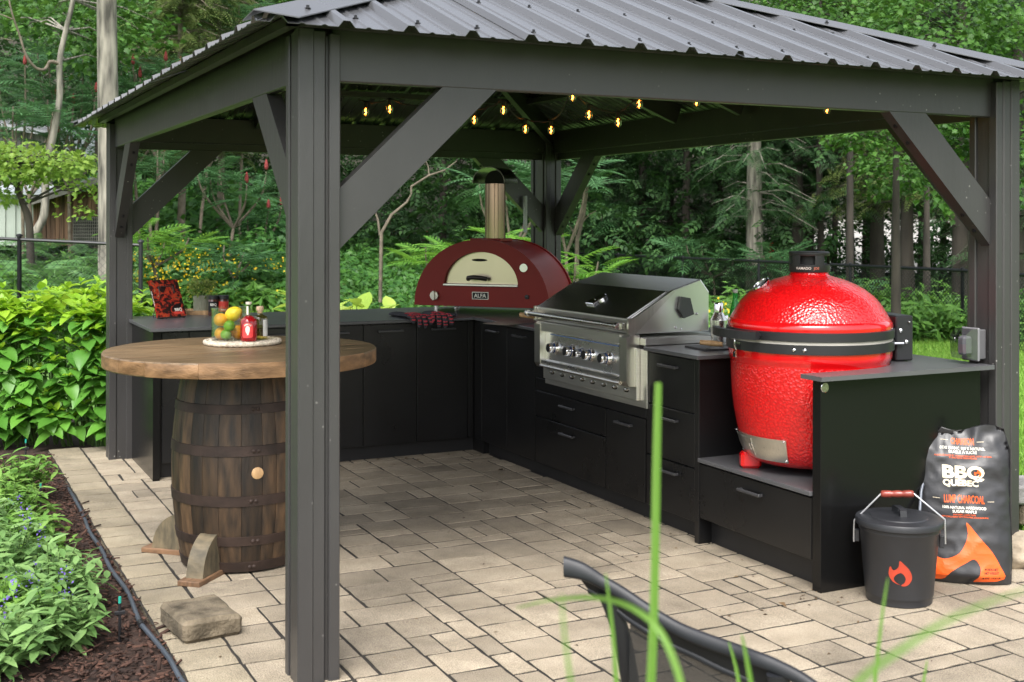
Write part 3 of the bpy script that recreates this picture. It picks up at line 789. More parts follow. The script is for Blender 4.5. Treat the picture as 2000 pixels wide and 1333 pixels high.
# counter that wraps the kamado: outline with a round bite
ctr = (2.672, .512); rk = .375
out = [(2.30, -.012), (3.33, -.012), (3.33, .9045), (2.97, .9045)]
for k in range(13):
    a = math.radians(lerp(52, -88, k / 12)); x, y = ctr[0] + rk * math.cos(a), ctr[1] + rk * math.sin(a)
    if x > 2.45: out.append((x, y))
out += [(2.60, .125), (2.30, .125)]
fix_normals(MB().prism(out, CT - .02, CT, lambda u, v, d: V(u, v, d)).build('countertop', counterm, kc))
bd = MB().lathe([(.0, -.004), (.020, -.004), (.020, -.001), (.016, .0), (.0, .001)], 20, axis='y', c=(2.352, .029, CT - .052)).build('emblem', M('dark brass', (.35, .34, .25), .35, metal=.9, var=.4, scale=90), kc)
MB().tube([(2.352 + .02 * math.cos(a), .0275, CT - .052 + .02 * math.sin(a)) for a in np.linspace(0, 2 * PI, 25)], .0022, 6).build('emblem_ring', chrome, kc)

# ================================================================== KAMADO
kam = thing('kamado_grill', 'large glossy red ceramic kamado grill with black bands on the low shelf', 'kamado', (ctr[0], ctr[1], .432))
KX, KY = ctr
c0 = (KX, KY, 0)
MB().lathe([(.0, .468), (.22, .468), (.262, .474), (.292, .495), (.318, .55), (.340, .63), (.357, .72), (.366, .80), (.370, .87), (.3715, .945)], 72, c0).build('base', kamred, kam, True, ang=60)
MB().lathe([(.3712, .944), (.374, .958), (.381, .968), (.384, .985), (.383, 1.014)], 72, c0).build('base_rim', kamsmooth, kam, True, ang=60)
MB().lathe([(.384, 1.106), (.387, 1.122), (.3845, 1.136), (.374, 1.152)], 72, c0).build('dome_rim', kamsmooth, kam, True, ang=60)
MB().lathe([(.3742, 1.152), (.356, 1.184), (.329, 1.227), (.300, 1.259), (.262, 1.289), (.216, 1.315), (.165, 1.336), (.122, 1.348), (.100, 1.354), (.090, 1.362), (.086, 1.385)], 72, c0).build('dome', kamred, kam, True, ang=60)
MB().lathe([(.382, 1.010), (.393, 1.012), (.393, 1.054), (.382, 1.056)], 72, c0).build('lower_band', blackp, kam, True)
MB().lathe([(.382, 1.068), (.394, 1.070), (.394, 1.108), (.384, 1.111)], 72, c0).build('upper_band', blackp, kam, True)
MB().lathe([(.370, 1.050), (.387, 1.0545), (.387, 1.0685), (.370, 1.072)], 72, c0).build('gasket', M('pale felt', (.42, .40, .36), .9), kam, True)
def kp(ang, r, z): return V(KX + r * math.cos(ang), KY + r * math.sin(ang), z)
CAMA = math.atan2(CY - KY, CX - KX) + 2 * PI  # direction to the photographer
FR = math.radians(166)                        # the grill faces the back-left corner
# top vent
vt = MB().lathe([(.094, 1.372), (.096, 1.377), (.096, 1.408), (.092, 1.410)], 40, c0).build('top_vent', blackp, kam, True)
MB().lathe([(.0, 1.450), (.094, 1.450), (.097, 1.455), (.096, 1.466), (.088, 1.470), (.0, 1.470)], 40, c0).build('vent_cap', blackp, vt, True)
MB().lathe([(.070, 1.408), (.070, 1.451)], 30, c0).build('vent_core', dark, vt, True)
for k in range(5):
    a = CAMA + .55 + k * 2 * PI / 5; pm_ = MB(); ww = .26
    pm_.lathe([(.082, 1.408), (.0955, 1.408), (.0955, 1.453), (.082, 1.453)], 4, c0, a - ww, a + ww); pm_.build('vent_wall', blackp, vt)
tm = text_poly('KAMADO', .017, .0004, 1.0)
print_mesh('lettering', tm, lambda x, y: kp(CAMA - .28 + x / .0968, .0968, 1.391 + y), M('silver print', (.55, .5, .45), .5), vt)
tm = text_poly('JOE', .017, .0004, 1.0)
print_mesh('lettering', tm, lambda x, y: kp(CAMA + .36 + x / .0968, .0968, 1.391 + y), M('copper print', (.45, .13, .08), .5), vt)
# thermometer
ta = FR - .06; tp = kp(ta, .236, 1.306); nrm = (kp(ta, .6, 0) - kp(ta, 0, 0)).normalized() * .62 + V(0, 0, .78); nrm.normalize()
tq = nrm.to_track_quat('Z', 'Y').to_matrix().to_4x4(); TT = Matrix.Translation(tp) @ tq
g_ = MB().lathe([(.030, -.012), (.044, .0), (.046, .012), (.042, .018), (.038, .018), (.037, .012)], 32, fn=lambda v: TT @ v).build('thermometer', chrome, kam, True)
MB().lathe([(.0, .0125), (.0372, .0125)], 24, fn=lambda v: TT @ v).build('dial', M('grey dial', (.30, .31, .32), .2, var=.2, scale=60, coat=.5), g_)
# front handle on its bracket
h0 = MB(); 
HA = FR + .16
pts = [kp(HA + .42, .40, 1.088), kp(HA + .42, .446, 1.092), kp(HA + .22, .459, 1.093), kp(HA, .463, 1.093), kp(HA - .22, .459, 1.093), kp(HA - .42, .446, 1.092), kp(HA - .42, .40, 1.088)]
vs = []
for p_ in smooth_path(pts[1:-1], 4):
    dv = (p_ - V(KX, KY, p_.z)).normalized()
    vs.append([p_ - dv * .016 - V(0, 0, .019), p_ + dv * .016 - V(0, 0, .019), p_ + dv * .016 + V(0, 0, .019), p_ - dv * .016 + V(0, 0, .019)])
m = MB()
flat = [q for r in vs for q in r]; n_ = len(vs)
m.add(flat, [(i * 4 + k, i * 4 + (k + 1) % 4, (i + 1) * 4 + (k + 1) % 4, (i + 1) * 4 + k) for i in range(n_ - 1) for k in range(4)] + [(3, 2, 1, 0), tuple(range(n_ * 4 - 4, n_ * 4))])
for a in (.36, -.36): m.tube([kp(HA + a, .385, 1.089), kp(HA + a, .452, 1.092)], .011, 8)
fix_normals(m.build('handle', blackp, kam))
# latch and bolts
la = FR + .15
lt = MB().tube([kp(la, .395, 1.082), kp(la, .410, 1.066), kp(la, .410, 1.035), kp(la - .005, .403, 1.012), kp(la, .414, .997)], .0055, 7)
lt.box(-.02, .02, -.003, .003, -.006, .006, T=Matrix.Translation(kp(la + .035, .398, 1.045)) @ Matrix.Rotation(la + PI / 2, 4, 'Z'))
lt.box(-.012, .012, -.003, .003, -.012, .012, T=Matrix.Translation(kp(la, .412, .990)) @ Matrix.Rotation(la + PI / 2, 4, 'Z'))
lt.build('latch', chrome, kam, True)
def bolt(p, nv, r=.009, par=kam):
    Tm = Matrix.Translation(p) @ Vector(nv).to_track_quat('Z', 'Y').to_matrix().to_4x4()
    MB().lathe([(r, -.002), (r, .002), (r * .6, .006), (.0, .007)], 12, fn=lambda v: Tm @ v).build('bolt', chrome, par, True)
for a in (CAMA - .17, CAMA - .05): bolt(kp(a, .393, 1.033), kp(a, 1, 1) - kp(a, 0, 1))
# hinge at the back
ha = FR + PI
ca, sa = math.cos(ha), math.sin(ha)
TH = Matrix.Translation(kp(ha, .415, 0)) @ Matrix.Rotation(ha, 4, 'Z')
hg = MB().box(-.035, .055, -.14, .14, .95, 1.165, .006, T=TH).build('hinge', blackp, kam)
for y_, z_ in ((-.144, 1.095), (-.144, 1.04)):
    bolt(TH @ V(-.012 + (.03 if z_ < 1.07 else 0), y_, z_), TH.to_3x3() @ V(0, -1, 0), .010, hg)
bolt(TH @ V(.03, -.144, 1.135), TH.to_3x3() @ V(0, -1, 0), .006, hg)
MB().tube([TH @ V(-.07, -.15, 1.035), TH @ V(-.005, -.155, 1.035)], .007, 8).build('hinge_pin', chrome, hg, True)
# draft door at the foot of the base
da = math.radians(176)
def rad(z): return np.interp(z, [.468, .474, .495, .55, .63, .72], [.22, .262, .292, .318, .340, .357])
def dp(x, y, off=.006): return kp(da + x / .33, float(rad(.555 + y)) + off, .555 + y)
def strip(x0, x1, y0, y1, off, n=10, mm=4):
    m = MB(); vs = [dp(lerp(x0, x1, i / n), lerp(y0, y1, j / mm), off) for j in range(mm + 1) for i in range(n + 1)]
    vs2 = [dp(lerp(x0, x1, i / n), lerp(y0, y1, j / mm), off - .012) for j in range(mm + 1) for i in range(n + 1)]
    k = n + 1; fs = [(j * k + i, j * k + i + 1, (j + 1) * k + i + 1, (j + 1) * k + i) for j in range(mm) for i in range(n)]
    q = len(vs); rim = [i for i in range(k)] + [j * k + n for j in range(1, mm + 1)] + [mm * k + i for i in range(n - 1, -1, -1)] + [j * k for j in range(mm - 1, 0, -1)]
    fs += [(rim[i], rim[(i + 1) % len(rim)], q + rim[(i + 1) % len(rim)], q + rim[i]) for i in range(len(rim))]
    return m.add(vs + vs2, fs)
dr = fix_normals(strip(-.21, .21, -.055, .055, .007).build('draft_door', steelv, kam, True))
fix_normals(strip(-.205, .012, -.042, .040, .010).build('sliding_plate', steelv, dr, True))
for sx in (-1, 1):
    for sy in (-1, 1): bolt(dp(sx * .20, sy * .047, .008), kp(da + sx * .20 / .33, 1, 0) - kp(da + sx * .20 / .33, 0, 0), .005, dr)
MB().tube([dp(.005, -.012, .014), dp(.005, .016, .018)], .004, 6).tube([dp(.022, -.008, .012), dp(.022, .02, .017)], .004, 6).build('pull', chrome, dr)
for a in (CAMA - 1.28, CAMA + .22, CAMA + 1.8, CAMA + 3.3):
    MB().box(.235, .335, -.030, .030, .432, .512, .014, T=Matrix.Translation((KX, KY, 0)) @ Matrix.Rotation(a, 4, 'Z')).build('foot', kamsmooth, kam)

# ================================================================== STEEL GRILL
gl = thing('gas_grill', 'stainless steel built-in gas grill with closed hood and five knobs', 'grill', (2.55, 2.03, .62))
GY0, GY1 = 1.50, 2.60
# face frame that overlaps the cabinet
MB().box(2.322, 2.332, 1.402, 2.565, .612, CT - .021, .002).build('face_flange', steelm, gl)
MB().box(2.300, 2.321, 1.47, 2.548, .648, .93, .002).build('lower_panel', steelm, gl)
vn = MB()
for i in range(8):
    y_ = 2.43 - i * .122; T_ = Matrix.Translation((2.2985, y_, .693)) @ Matrix.Rotation(-.0, 4, 'X')
    vn.lathe([(.012, 0), (.0, .0)], 14, fn=lambda v: T_ @ V(0, v.x * 2.4, v.y))
vn.build('vent_slot', dark, gl)
hv = MB()
for i in range(8):
    y_ = 2.43 - i * .122; hv.lathe([(.0105, -.002), (.0085, .008), (.0, .010)], 12, fn=lambda v, y_=y_: V(2.2975 - v.z, y_ - .004 + v.x * 2.2, .696 + v.y * .8))
hv.build('vent_hood', steeld, gl, True)
# control box: side cheeks, brow, tilted knob panel, drip rail
MB().prism([(2.315, .722), (2.262, .722), (2.246, .75), (2.246, .985), (2.275, 1.0), (2.33, 1.0), (2.33, .722)], 1.487, 1.560, lambda u, v, d: V(u, d, v)).build('side_cheek', steelv, gl)
MB().prism([(2.315, .722), (2.262, .722), (2.246, .75), (2.246, .985), (2.275, 1.0), (2.33, 1.0), (2.33, .722)], 2.490, 2.563, lambda u, v, d: V(u, d, v)).build('side_cheek', steelv, gl)
MB().box(2.250, 2.318, 1.561, 2.489, .945, .999, .003).build('brow', steelm, gl)
MB().prism([(2.276, .775), (2.288, .944), (2.296, .944), (2.296, .775)], 1.561, 2.489, lambda u, v, d: V(u, d, v)).build('knob_panel', steeld, gl)
MB().box(2.250, 2.296, 1.561, 2.489, .745, .774, .006).tube([(2.252, 1.563, .735), (2.252, 2.487, .735)], .010, 10).build('drip_rail', steeld, gl)
MB().box(2.2795, 2.2855, 1.63, 2.42, .925, .931, .001).build('blue_glint', emitmat('faint blue glint', (.10, .16, .32), .05), gl)  # bluish reflection, put in as a faintly glowing strip
kring = M('blue lit ring', (.02, .06, .22), .2, coat=.5)
for y_ in (2.352, 2.148, 2.03, 1.925, 1.742):
    r_ = .030 if y_ != 2.03 else .024
    Tk = Matrix.Translation((2.281, y_, .85)) @ Matrix.Rotation(-PI / 2, 4, 'Y') @ Matrix.Rotation(.07, 4, 'Y')
    f_ = lambda v, Tk=Tk: Tk @ v
    kn = MB().lathe([(r_ * 1.35, .0), (r_ * 1.35, .004), (r_ * 1.1, .012), (r_ * 1.05, .016)], 28, fn=f_).lathe([(r_ * 1.0, .024), (r_ * .95, .048), (r_ * .86, .053), (.0, .0535)], 28, fn=f_).build('knob', chrome, gl, True)
    MB().lathe([(r_ * .98, .015), (r_ * .98, .0245)], 28, fn=f_).build('glow_ring', kring, kn, True)
    MB().lathe([(.0, .0540), (r_ * .74, .0540), (r_ * .74, .0536)], 24, fn=f_).build('knob_face', M('dark knob face', (.02, .02, .022), .25), kn)
# firebox rim beside the hood
MB().box(2.33, 2.862, 1.43, 1.485, CT + .001, .984, .002).build('side_rim', steelm, gl)
MB().box(2.33, 2.862, 2.5735, 2.60, CT + .001, .984, .002).build('side_rim', steelm, gl)
MB().box(2.335, 2.86, 1.487, 2.572, .62, .985).build('firebox', steelm, gl)
# hood: profile in X-Z
HP = [(2.285, 1.002), (2.272, 1.084), (2.535, 1.228), (2.745, 1.293), (2.802, 1.222), (2.802, 1.002)]
hd = MB(); hd.prism(HP, 1.512, 2.588, lambda u, v, d: V(u, d, v)); hd = hd.build('hood', M('satin steel hood', (.80, .79, .76), .30, metal=1, var=.05, scale=3, stretch=(1, .05, 1), rvar=.06), gl); fix_normals(hd)
bv = hd.modifiers.new('b', 'BEVEL'); bv.width = .006; bv.segments = 2
MB().prism([(2.30, 1.09), (2.272, 1.087), (2.528, 1.229), (2.53, 1.222)], 1.53, 2.57, lambda u, v, d: V(u, d, v + .001)).build('hood_skin', M('reflection toned steel', (.66, .655, .64), .24, metal=1, var=.08, scale=3, stretch=(1, .05, 1), rvar=.05), hd)  # base darker than the hood: dark roof reflection put into the colour
for a, b_ in ((2.2745, 1.0), (2.274, 1.07)): pass
MB().prism([(2.30, 1.0), (2.262, 1.0), (2.262, 1.088), (2.30, 1.092), (2.55, 1.236), (2.56, 1.226)], 1.492, 1.511, lambda u, v, d: V(u, d, v)).build('hood_end_plate', steelv, hd)
MB().prism([(2.30, 1.0), (2.262, 1.0), (2.262, 1.088), (2.30, 1.092), (2.55, 1.236), (2.56, 1.226)], 2.589, 2.606, lambda u, v, d: V(u, d, v)).build('hood_end_plate', steelv, hd)
hn = MB().tube([(2.222, 1.555, 1.046), (2.222, 2.60, 1.046)], .0145, 14).build('handle', steeld, hd, True)
for y_ in (1.548, 2.607):
    MB().lathe([(.0, -.016), (.019, -.014), (.021, .0), (.019, .014), (.0, .016)], 16, axis='y', c=(2.222, y_, 1.046)).box(2.222, 2.268, y_ - .012, y_ + .012, 1.028, 1.062, .003).build('handle_bracket', steeld, hn, True)
# hood thermometer
e1 = V(.263, 0, .144).normalized(); n1 = V(-.144, 0, .263).normalized(); tc_ = V(2.405, 2.03, 1.162)
Tt = Matrix.Translation(tc_) @ Matrix(((e1.x, 0, n1.x, 0), (0, 1, 0, 0), (e1.z, 0, n1.z, 0), (0, 0, 0, 1)))
tq_ = MB().lathe([(.040, .0), (.040, .010), (.034, .016), (.030, .016)], 28, fn=lambda v: Tt @ v).build('hood_thermometer', chrome, hd, True)
MB().lathe([(.0, .0125), (.0305, .0125)], 24, fn=lambda v: Tt @ v).build('dial', M('pale dial', (.6, .6, .58), .25, var=.3, scale=90), tq_)
MB().box(-.075, -.02, -.025, .06, .0, .014, .004, T=Tt).build('badge', chrome, hd)
# rotisserie plate on the near side
pl = MB(); pl.prism([(2.60, 1.20), (2.66, 1.19), (2.685, 1.10), (2.62, 1.08), (2.585, 1.13)], 1.488, 1.508, lambda u, v, d: V(u, d, v)); fix_normals(pl.build('side_plate', M('dull grey plate', (.09, .095, .09), .5, metal=.4), hd))
for x_, z_ in ((2.575, 1.03), (2.61, 1.02), (2.715, 1.10)): bolt(V(x_, 1.509, z_), (0, -1, 0), .007, hd)

# ================================================================== PIZZA OVEN
OZ = CT
ov = thing('pizza_oven', 'oxblood red arched pizza oven with a tall steel flue on the corner counter', 'pizza oven', (2.492, 3.885, OZ), math.radians(-48))
OWD, OB = .53, .052
def arch(w, h, z0, n=28, p=2.06):
    o = []
    for k in range(n + 1):
        t = PI * k / n; c, s = math.cos(t), math.sin(t)
        o.append((w * math.copysign(abs(c) ** (2 / p), c), z0 + h * abs(s) ** (2 / p)))
    return o
A_out = arch(OWD, .485, OB + .0)
def arch_body(outl, d0, d1): return MB().prism(outl, d0, d1, lambda u, v, d: V(u, d, v))
# front plate with the mouth cut out: ring between two arches
mouth = arch(.292, .245, OB + .150, 28, 2.0)
def ring_plate(o1, o2, y0, y1):
    m = MB(); n = len(o1); vs = []
    for y in (y0, y1):
        for q in (o1, o2): vs += [(u, y, v) for u, v in q]
    fs = []
    for i in range(n - 1):
        fs += [(i, i + 1, n + i + 1, n + i), (2 * n + i, 3 * n + i, 3 * n + i + 1, 2 * n + i + 1), (i, 2 * n + i, 2 * n + i + 1, i + 1), (n + i, n + i + 1, 3 * n + i + 1, 3 * n + i)]
    # bottom bridge: below the mouth
    a0, a1, b0, b1 = n - 1, 0, 2 * n - 1, n
    fs += [(a0, a1, b1, b0), (2 * n + a0, 2 * n + b0, 2 * n + b1, 2 * n + a1), (a0, 2 * n + a0, 2 * n + a1, a1), (b0, b1, 2 * n + b1, 2 * n + b0)]
    return m.add(vs, fs)
fix_normals(ring_plate(A_out, mouth, -.006, .058).build('front_plate', ovenred, ov, local=True))
fix_normals(arch_body(arch(OWD - .012, .478, OB), .059, .535).build('shell', ovenred, ov, True, True))
fix_normals(arch_body(arch(OWD, .485, OB), .536, .56).build('rear_plate', ovenred, ov, local=True))
dk = fix_normals(arch_body(arch(.286, .236, OB + .158), .026, .0575).build('door', M('tan brushed door', (.64, .56, .42), .30, metal=1, var=.05, scale=3, rvar=.05), ov, local=True))  # door in one even tan metal colour
MB().lathe([(.0, .0), (.062, .0)], 24, fn=lambda v: V(-.02 + v.x, .0252, OB + .335 + v.y * .16)).build('peep_slot', dark, dk, local=True)
hdl = MB().tube([(-.085, -.028, OB + .20), (-.075, -.052, OB + .208), (-.03, -.062, OB + .214), (.015, -.052, OB + .21), (.045, -.004, OB + .20)], .017, 12); hdl.build('door_handle', M('dark metal grip', (.06, .05, .045), .35, metal=.7, var=.4), dk, True, True)
MB().box(-.292, .292, -.022, .024, OB + .146, OB + .164, .004).build('sill', steelm, ov, local=True)
kb = MB().lathe([(.034, -.007), (.036, -.018), (.033, -.030), (.0, -.031)], 8, axis='y').box(-.009, .009, -.046, -.030, -.034, .034, .003)
Tk = [(x - .36, y, z + OB + .073) for x, y, z in kb.v]; kb.v = Tk; kb.build('control_knob', M('pale steel knob', (.55, .53, .46), .35, metal=.8), ov, local=True)
gq = MB().lathe([(.030, -.0065), (.032, -.012), (.030, -.017), (.027, -.017)], 28, axis='y', c=(.338, 0, OB + .285)).build('thermometer', steeld, ov, True, True)
MB().lathe([(.0272, -.0135), (.0, -.0135)], 24, axis='y', c=(.338, 0, OB + .285)).build('dial', M('cream dial', (.74, .72, .62), .4, var=.05), gq, local=True)
MB().box(-.001, .001, -.0148, -.014, -.002, .02, T=Matrix.Translation((.338, 0, OB + .285)) @ Matrix.Rotation(.9, 4, 'Y')).build('needle', dark, gq, local=True)
MB().lathe([(.016, -.0065), (.015, -.016), (.0, -.018)], 18, axis='y', c=(.362, 0, OB + .078)).build('igniter', blackp, ov, True, True)
np_ = MB().box(-.064, .064, -.0095, -.0065, OB + .052, OB + .106, .001).build('name_plate', steelm, ov, local=True)
MB().box(-.060, .060, -.0105, -.0097, OB + .056, OB + .102).build('plate_face', dark, np_, local=True)
tm = text_poly('ALFA', .040, .0006, 1.02)
print_mesh('lettering', tm, lambda x, y: V(x, -.0112, OB + .078 + y), M('silver letters', (.62, .60, .55), .4, metal=.5), np_, local=True)
for x_ in (-.40, .40):
    for y_ in (.10, .47): MB().lathe([(.022, .0), (.022, .008), (.017, .012), (.017, OB + .02)], 16, (x_, y_, 0)).build('foot', steeld, ov, True, True)
MB().box(-.50, .50, .02, .53, OB - .004, OB + .004).build('floor_plate', dark, ov, local=True)
cy_ = .20
MB().box(-.12, .12, cy_ - .12, cy_ + .12, OB + .470, OB + .492, .003).build('flue_collar', ovenred, ov, local=True)
MB().lathe([(.076, OB + .492), (.076, .945), (.070, .945)], 40, (.03, cy_, 0)).build('flue', bronze, ov, True, True)
# rain cap: half-cylinder hood
m = MB(); n_ = 16
for k in range(n_ + 1):
    t = PI * k / n_; c, s = math.cos(t), math.sin(t)
    for r_ in (.128, .124):
        for y_ in (cy_ - .13, cy_ + .13): m.v.append((.03 + r_ * c, y_, .948 + .92 * r_ * s))
for k in range(n_):
    a = 4 * k; b_ = a + 4
    m.f += [(a, a + 1, b_ + 1, b_), (a + 2, b_ + 2, b_ + 3, a + 3), (a, b_, b_ + 2, a + 2), (a + 1, a + 3, b_ + 3, b_ + 1)]
fix_normals(m.build('flue_cap', M('dark steel cap', (.22, .21, .19), .25, metal=1, var=.1), ov, True, True))
m = MB(); m.prism(arch(.076, .095, .948, 14, 2), cy_ - .02, cy_ + .075, lambda u, v, d: V(u + .03, d, v)); fix_normals(m.build('flue_baffle', dark, ov, True, True))

# ================================================================== BARREL TABLE
TC = at(473, 434, 5.82); TX, TY = TC.x, TC.y
tb = thing('barrel_table', 'round wooden bar table with a thick plank top on an old wooden barrel', 'table', (TX, TY, 0))
def brad(z):
    t = (z - .46) / .46; return .325 - .052 * t * t
NS = 24; ang = []; a = .1
while a < 2 * PI + .1 - .02:
    w = R.uniform(.20, .34)
    if 2 * PI + .1 - (a + w) < .17: w = 2 * PI + .1 - a
    ang.append((a, w)); a += w
for a, w in ang:
    m = MB(); zs = np.linspace(.012, .936, 11); vs = []
    for z in zs:
        r = brad(z)
        for k in range(5):
            t = a + .0022 + (w - .0044) * k / 4; e = -.0025 if k in (0, 4) else 0.
            vs.append((TX + (r + e) * math.cos(t), TY + (r + e) * math.sin(t), z))
        for t in (a + w - .02, a + .02): vs.append((TX + (r - .025) * math.cos(t), TY + (r - .025) * math.sin(t), z))
    q = 7; fs = [(i * q + k, i * q + (k + 1) % q, (i + 1) * q + (k + 1) % q, (i + 1) * q + k) for i in range(len(zs) - 1) for k in range(q)]
    fs += [tuple(range(q - 1, -1, -1)), tuple(range((len(zs) - 1) * q, len(zs) * q))]
    m.add(vs, fs); o = m.build('stave', stavem, tb, True, ang=30); 
MB().lathe([(.262, .03), (.262, .05), (.0, .05)], 32, (TX, TY, 0)).build('barrel_head', stavem, tb)
CB = math.atan2(CY - TY, CX - TX)
for z0, z1 in ((.012, .058), (.135, .178), (.318, .366), (.545, .593), (.735, .778), (.885, .932)):
    h_ = MB().lathe([(brad(z0) + .0005, z0), (brad(z0) + .0042, z0 + .001), (brad(z1) + .0042, z1 - .001), (brad(z1) + .0005, z1)], 64, (TX, TY, 0)).build('hoop', hoopm, tb, True, ang=50)
    zc_ = (z0 + z1) / 2; r_ = brad(zc_) + .004; a_ = CB + R.choice((.16, .20, .22))
    rv = MB()
    for da_ in (-.035, .035):
        c_ = V(TX + r_ * math.cos(a_ + da_), TY + r_ * math.sin(a_ + da_), zc_); dv = V(math.cos(a_), math.sin(a_), 0)
        Tm = Matrix.Translation(c_) @ dv.to_track_quat('Z', 'Y').to_matrix().to_4x4()
        rv.lathe([(.010, -.001), (.009, .003), (.005, .005), (.0, .006)], 10, fn=lambda v, Tm=Tm: Tm @ v)
    rv.build('rivet_pair', hoopm, h_, True)
bc = V(TX + (brad(.47) - .008) * math.cos(CB + .215), TY + (brad(.47) - .008) * math.sin(CB + .215), .468)
Tm = Matrix.Translation(bc) @ V(math.cos(CB + .215), math.sin(CB + .215), 0).to_track_quat('Z', 'Y').to_matrix().to_4x4()
MB().lathe([(.027, -.01), (.027, .011), (.024, .013), (.0, .013)], 24, fn=lambda v: Tm @ v).build('bung', bambm, tb, True)
# plank top
TR = .638; Z1, Z2 = .937, 1.005
pw = [-.64, -.50, -.30, -.13, .045, .23, .40, .545, .64]; ta_ = math.radians(8)
RT = Matrix.Translation((TX, TY, 0)) @ Matrix.Rotation(ta_, 4, 'Z')
for y0, y1 in zip(pw[:-1], pw[1:]):
    y0 = max(-TR, y0) + .0008; y1 = min(TR, y1) - .0008; n_ = 10; ol = []
    ys = np.linspace(y0, y1, n_)
    for y in ys: ol.append((math.sqrt(max(1e-6, TR * TR - y * y)), y))
    for y in ys[::-1]: ol.append((-math.sqrt(max(1e-6, TR * TR - y * y)), y))
    m = MB(); n2 = len(ol); cxm = 0.; cym = (y0 + y1) / 2
    def rg(s, z): return [RT @ V(u * s, cym + (v - cym) * (1 if s == 1 else .985), z) for u, v in ol]
    vs = rg(.993, Z1) + rg(1, Z1 + .006) + rg(1, Z2 - .007) + rg(.990, Z2 - R.uniform(0, .0012))
    fs = [tuple(range(n2 - 1, -1, -1)), tuple(range(3 * n2, 4 * n2))] + [(k * n2 + i, k * n2 + (i + 1) % n2, (k + 1) * n2 + (i + 1) % n2, (k + 1) * n2 + i) for k in range(3) for i in range(n2)]
    m.add(vs, fs); pk = m.build('plank', tablem, tb, True, ang=35); pk.data.materials.append(edgem)
    for pg in pk.data.polygons:
        if abs(pg.normal.z) < .5: pg.material_index = 1
# quarter-round foot blocks
def chock(px, py, ang, name):
    o = thing('barrel_chock', name, 'wood bracket', (px, py, 0), ang, 'foot blocks against the barrel')
    MB().box(-.02, .235, -.055, .055, .0, .024, .003).build('base_board', brackb, o, local=True)
    q = [(.20, .024), (.03, .024)] + [(.20 - .165 * math.cos(t), .024 + .175 * math.sin(t)) for t in np.linspace(.12, PI / 2, 9)]
    m = MB(); m.prism(q, -.042, .042, lambda u, v, d: V(u, d, v)); x = fix_normals(m.build('quarter_block', bracketm, o, True, True, 30))
for aa, nm in ((CB - .50, 'quarter-round grey wood block on a brown board, front left of the barrel'), (CB - 2.09, 'quarter-round wood block half hidden behind the left side of the barrel')):
    r_ = .275 + (.185 if aa > CB - 1 else .225); chock(TX + r_ * math.cos(aa), TY + r_ * math.sin(aa), aa + PI, nm)

# ---- things on the table
c = at(474, 660, 5.98); HX, HY = at(474, 434, 6.02).x, at(474, 434, 6.02).y
trv = thing('woven_trivet', 'round off-white braided rope trivet on the barrel table', 'trivet', (HX, HY, 1.005))
ropem = M('cotton rope', (.62, .55, .43), .95, var=.3, scale=60, bump=1., bscale=90)
for k in range(8):
    r_ = .178 - k * .0235; n_ = max(10, int(r_ * 420)); pts = []
    for i in range(n_ + 1):
        t = 2 * PI * i / n_; w_ = .0022 * math.sin(i * PI); pts.append((HX + (r_ + .0022 * (-1) ** i) * math.cos(t), HY + (r_ + .0022 * (-1) ** i) * math.sin(t), 1.016 + .0018 * (-1) ** i))
    MB().tube(pts, .0115, 7, False).build('rope_ring', ropem, trv, True, ang=80)
ZT_ = 1.028
gl_clear = thinglass('clear glass', (.97, .985, .97))
JX, JY = at(450, 434, 5.99).x, at(450, 434, 5.99).y
jar = thing('glass_jar', 'wide clear glass jar filled with citrus fruit on the trivet', 'jar', (JX, JY, ZT_))
MB().lathe([(.0, .0), (.082, .0), (.090, .006), (.091, .158), (.0885, .160), (.0865, .158), (.0855, .014), (.080, .010), (.0, .010)], 40, (JX, JY, ZT_)).build('jar_wall', gl_clear, jar, True)
lemonm = M('lemon peel', (.78, .56, .02), .4, var=.1, scale=14, bump=.35, bscale=160)
orangem = M('orange peel', (.80, .34, .01), .42, var=.1, scale=14, bump=.35, bscale=160)
limem = M('lime peel', (.13, .30, .012), .38, var=.35, scale=14, bump=.3, bscale=160)
def fruit(name, label, mat, px, py, Zd, r, el=1.0, rot=0.):
    p = at(px, py, Zd); prof = []
    for k in range(15):
        t = -PI / 2 + PI * k / 14; rr = r * math.cos(t) ** .92 if 0 < k < 14 else 0; z = r * el * math.sin(t)
        if el > 1.1: z += math.copysign(r * .16 * max(0, abs(math.sin(t)) - .86) / .14, z)
        prof.append((rr, z))
    o = thing(name, label, name, p, 0, None, Matrix.Rotation(rot, 4, 'Y') @ Matrix.Rotation(rot * .6, 4, 'X'))
    MB().lathe(prof, 24).build('peel', mat, o, True, True, 180)
    MB().lathe([(.0, r * el * 1.0 - .001), (.004, r * el - .0005), (.0, r * el + .002)], 8).build('stem_end', M('stem scar', (.16, .13, .05), .8), o, True, True)
fruit('orange', 'orange at the upper left in the glass jar', orangem, 431, 625, 5.975, .0335, .95)
fruit('orange', 'orange low at the left bottom of the glass jar', orangem, 432, 652, 6.0, .032, .95, .6)
fruit('orange', 'orange low at the right in the glass jar beside the red bottle', orangem, 465, 649, 6.0, .036, .95, 1.)
fruit('lemon', 'yellow lemon topmost in the glass jar', lemonm, 456, 614, 5.985, .0355, 1.22, 1.0)
fruit('lime', 'green lime in the middle of the glass jar', limem, 448.5, 637, 5.935, .027, 1.08, 1.2)
fruit('lime', 'green lime at the bottom of the glass jar', limem, 442, 654, 5.935, .0255, 1.08, 1.4)
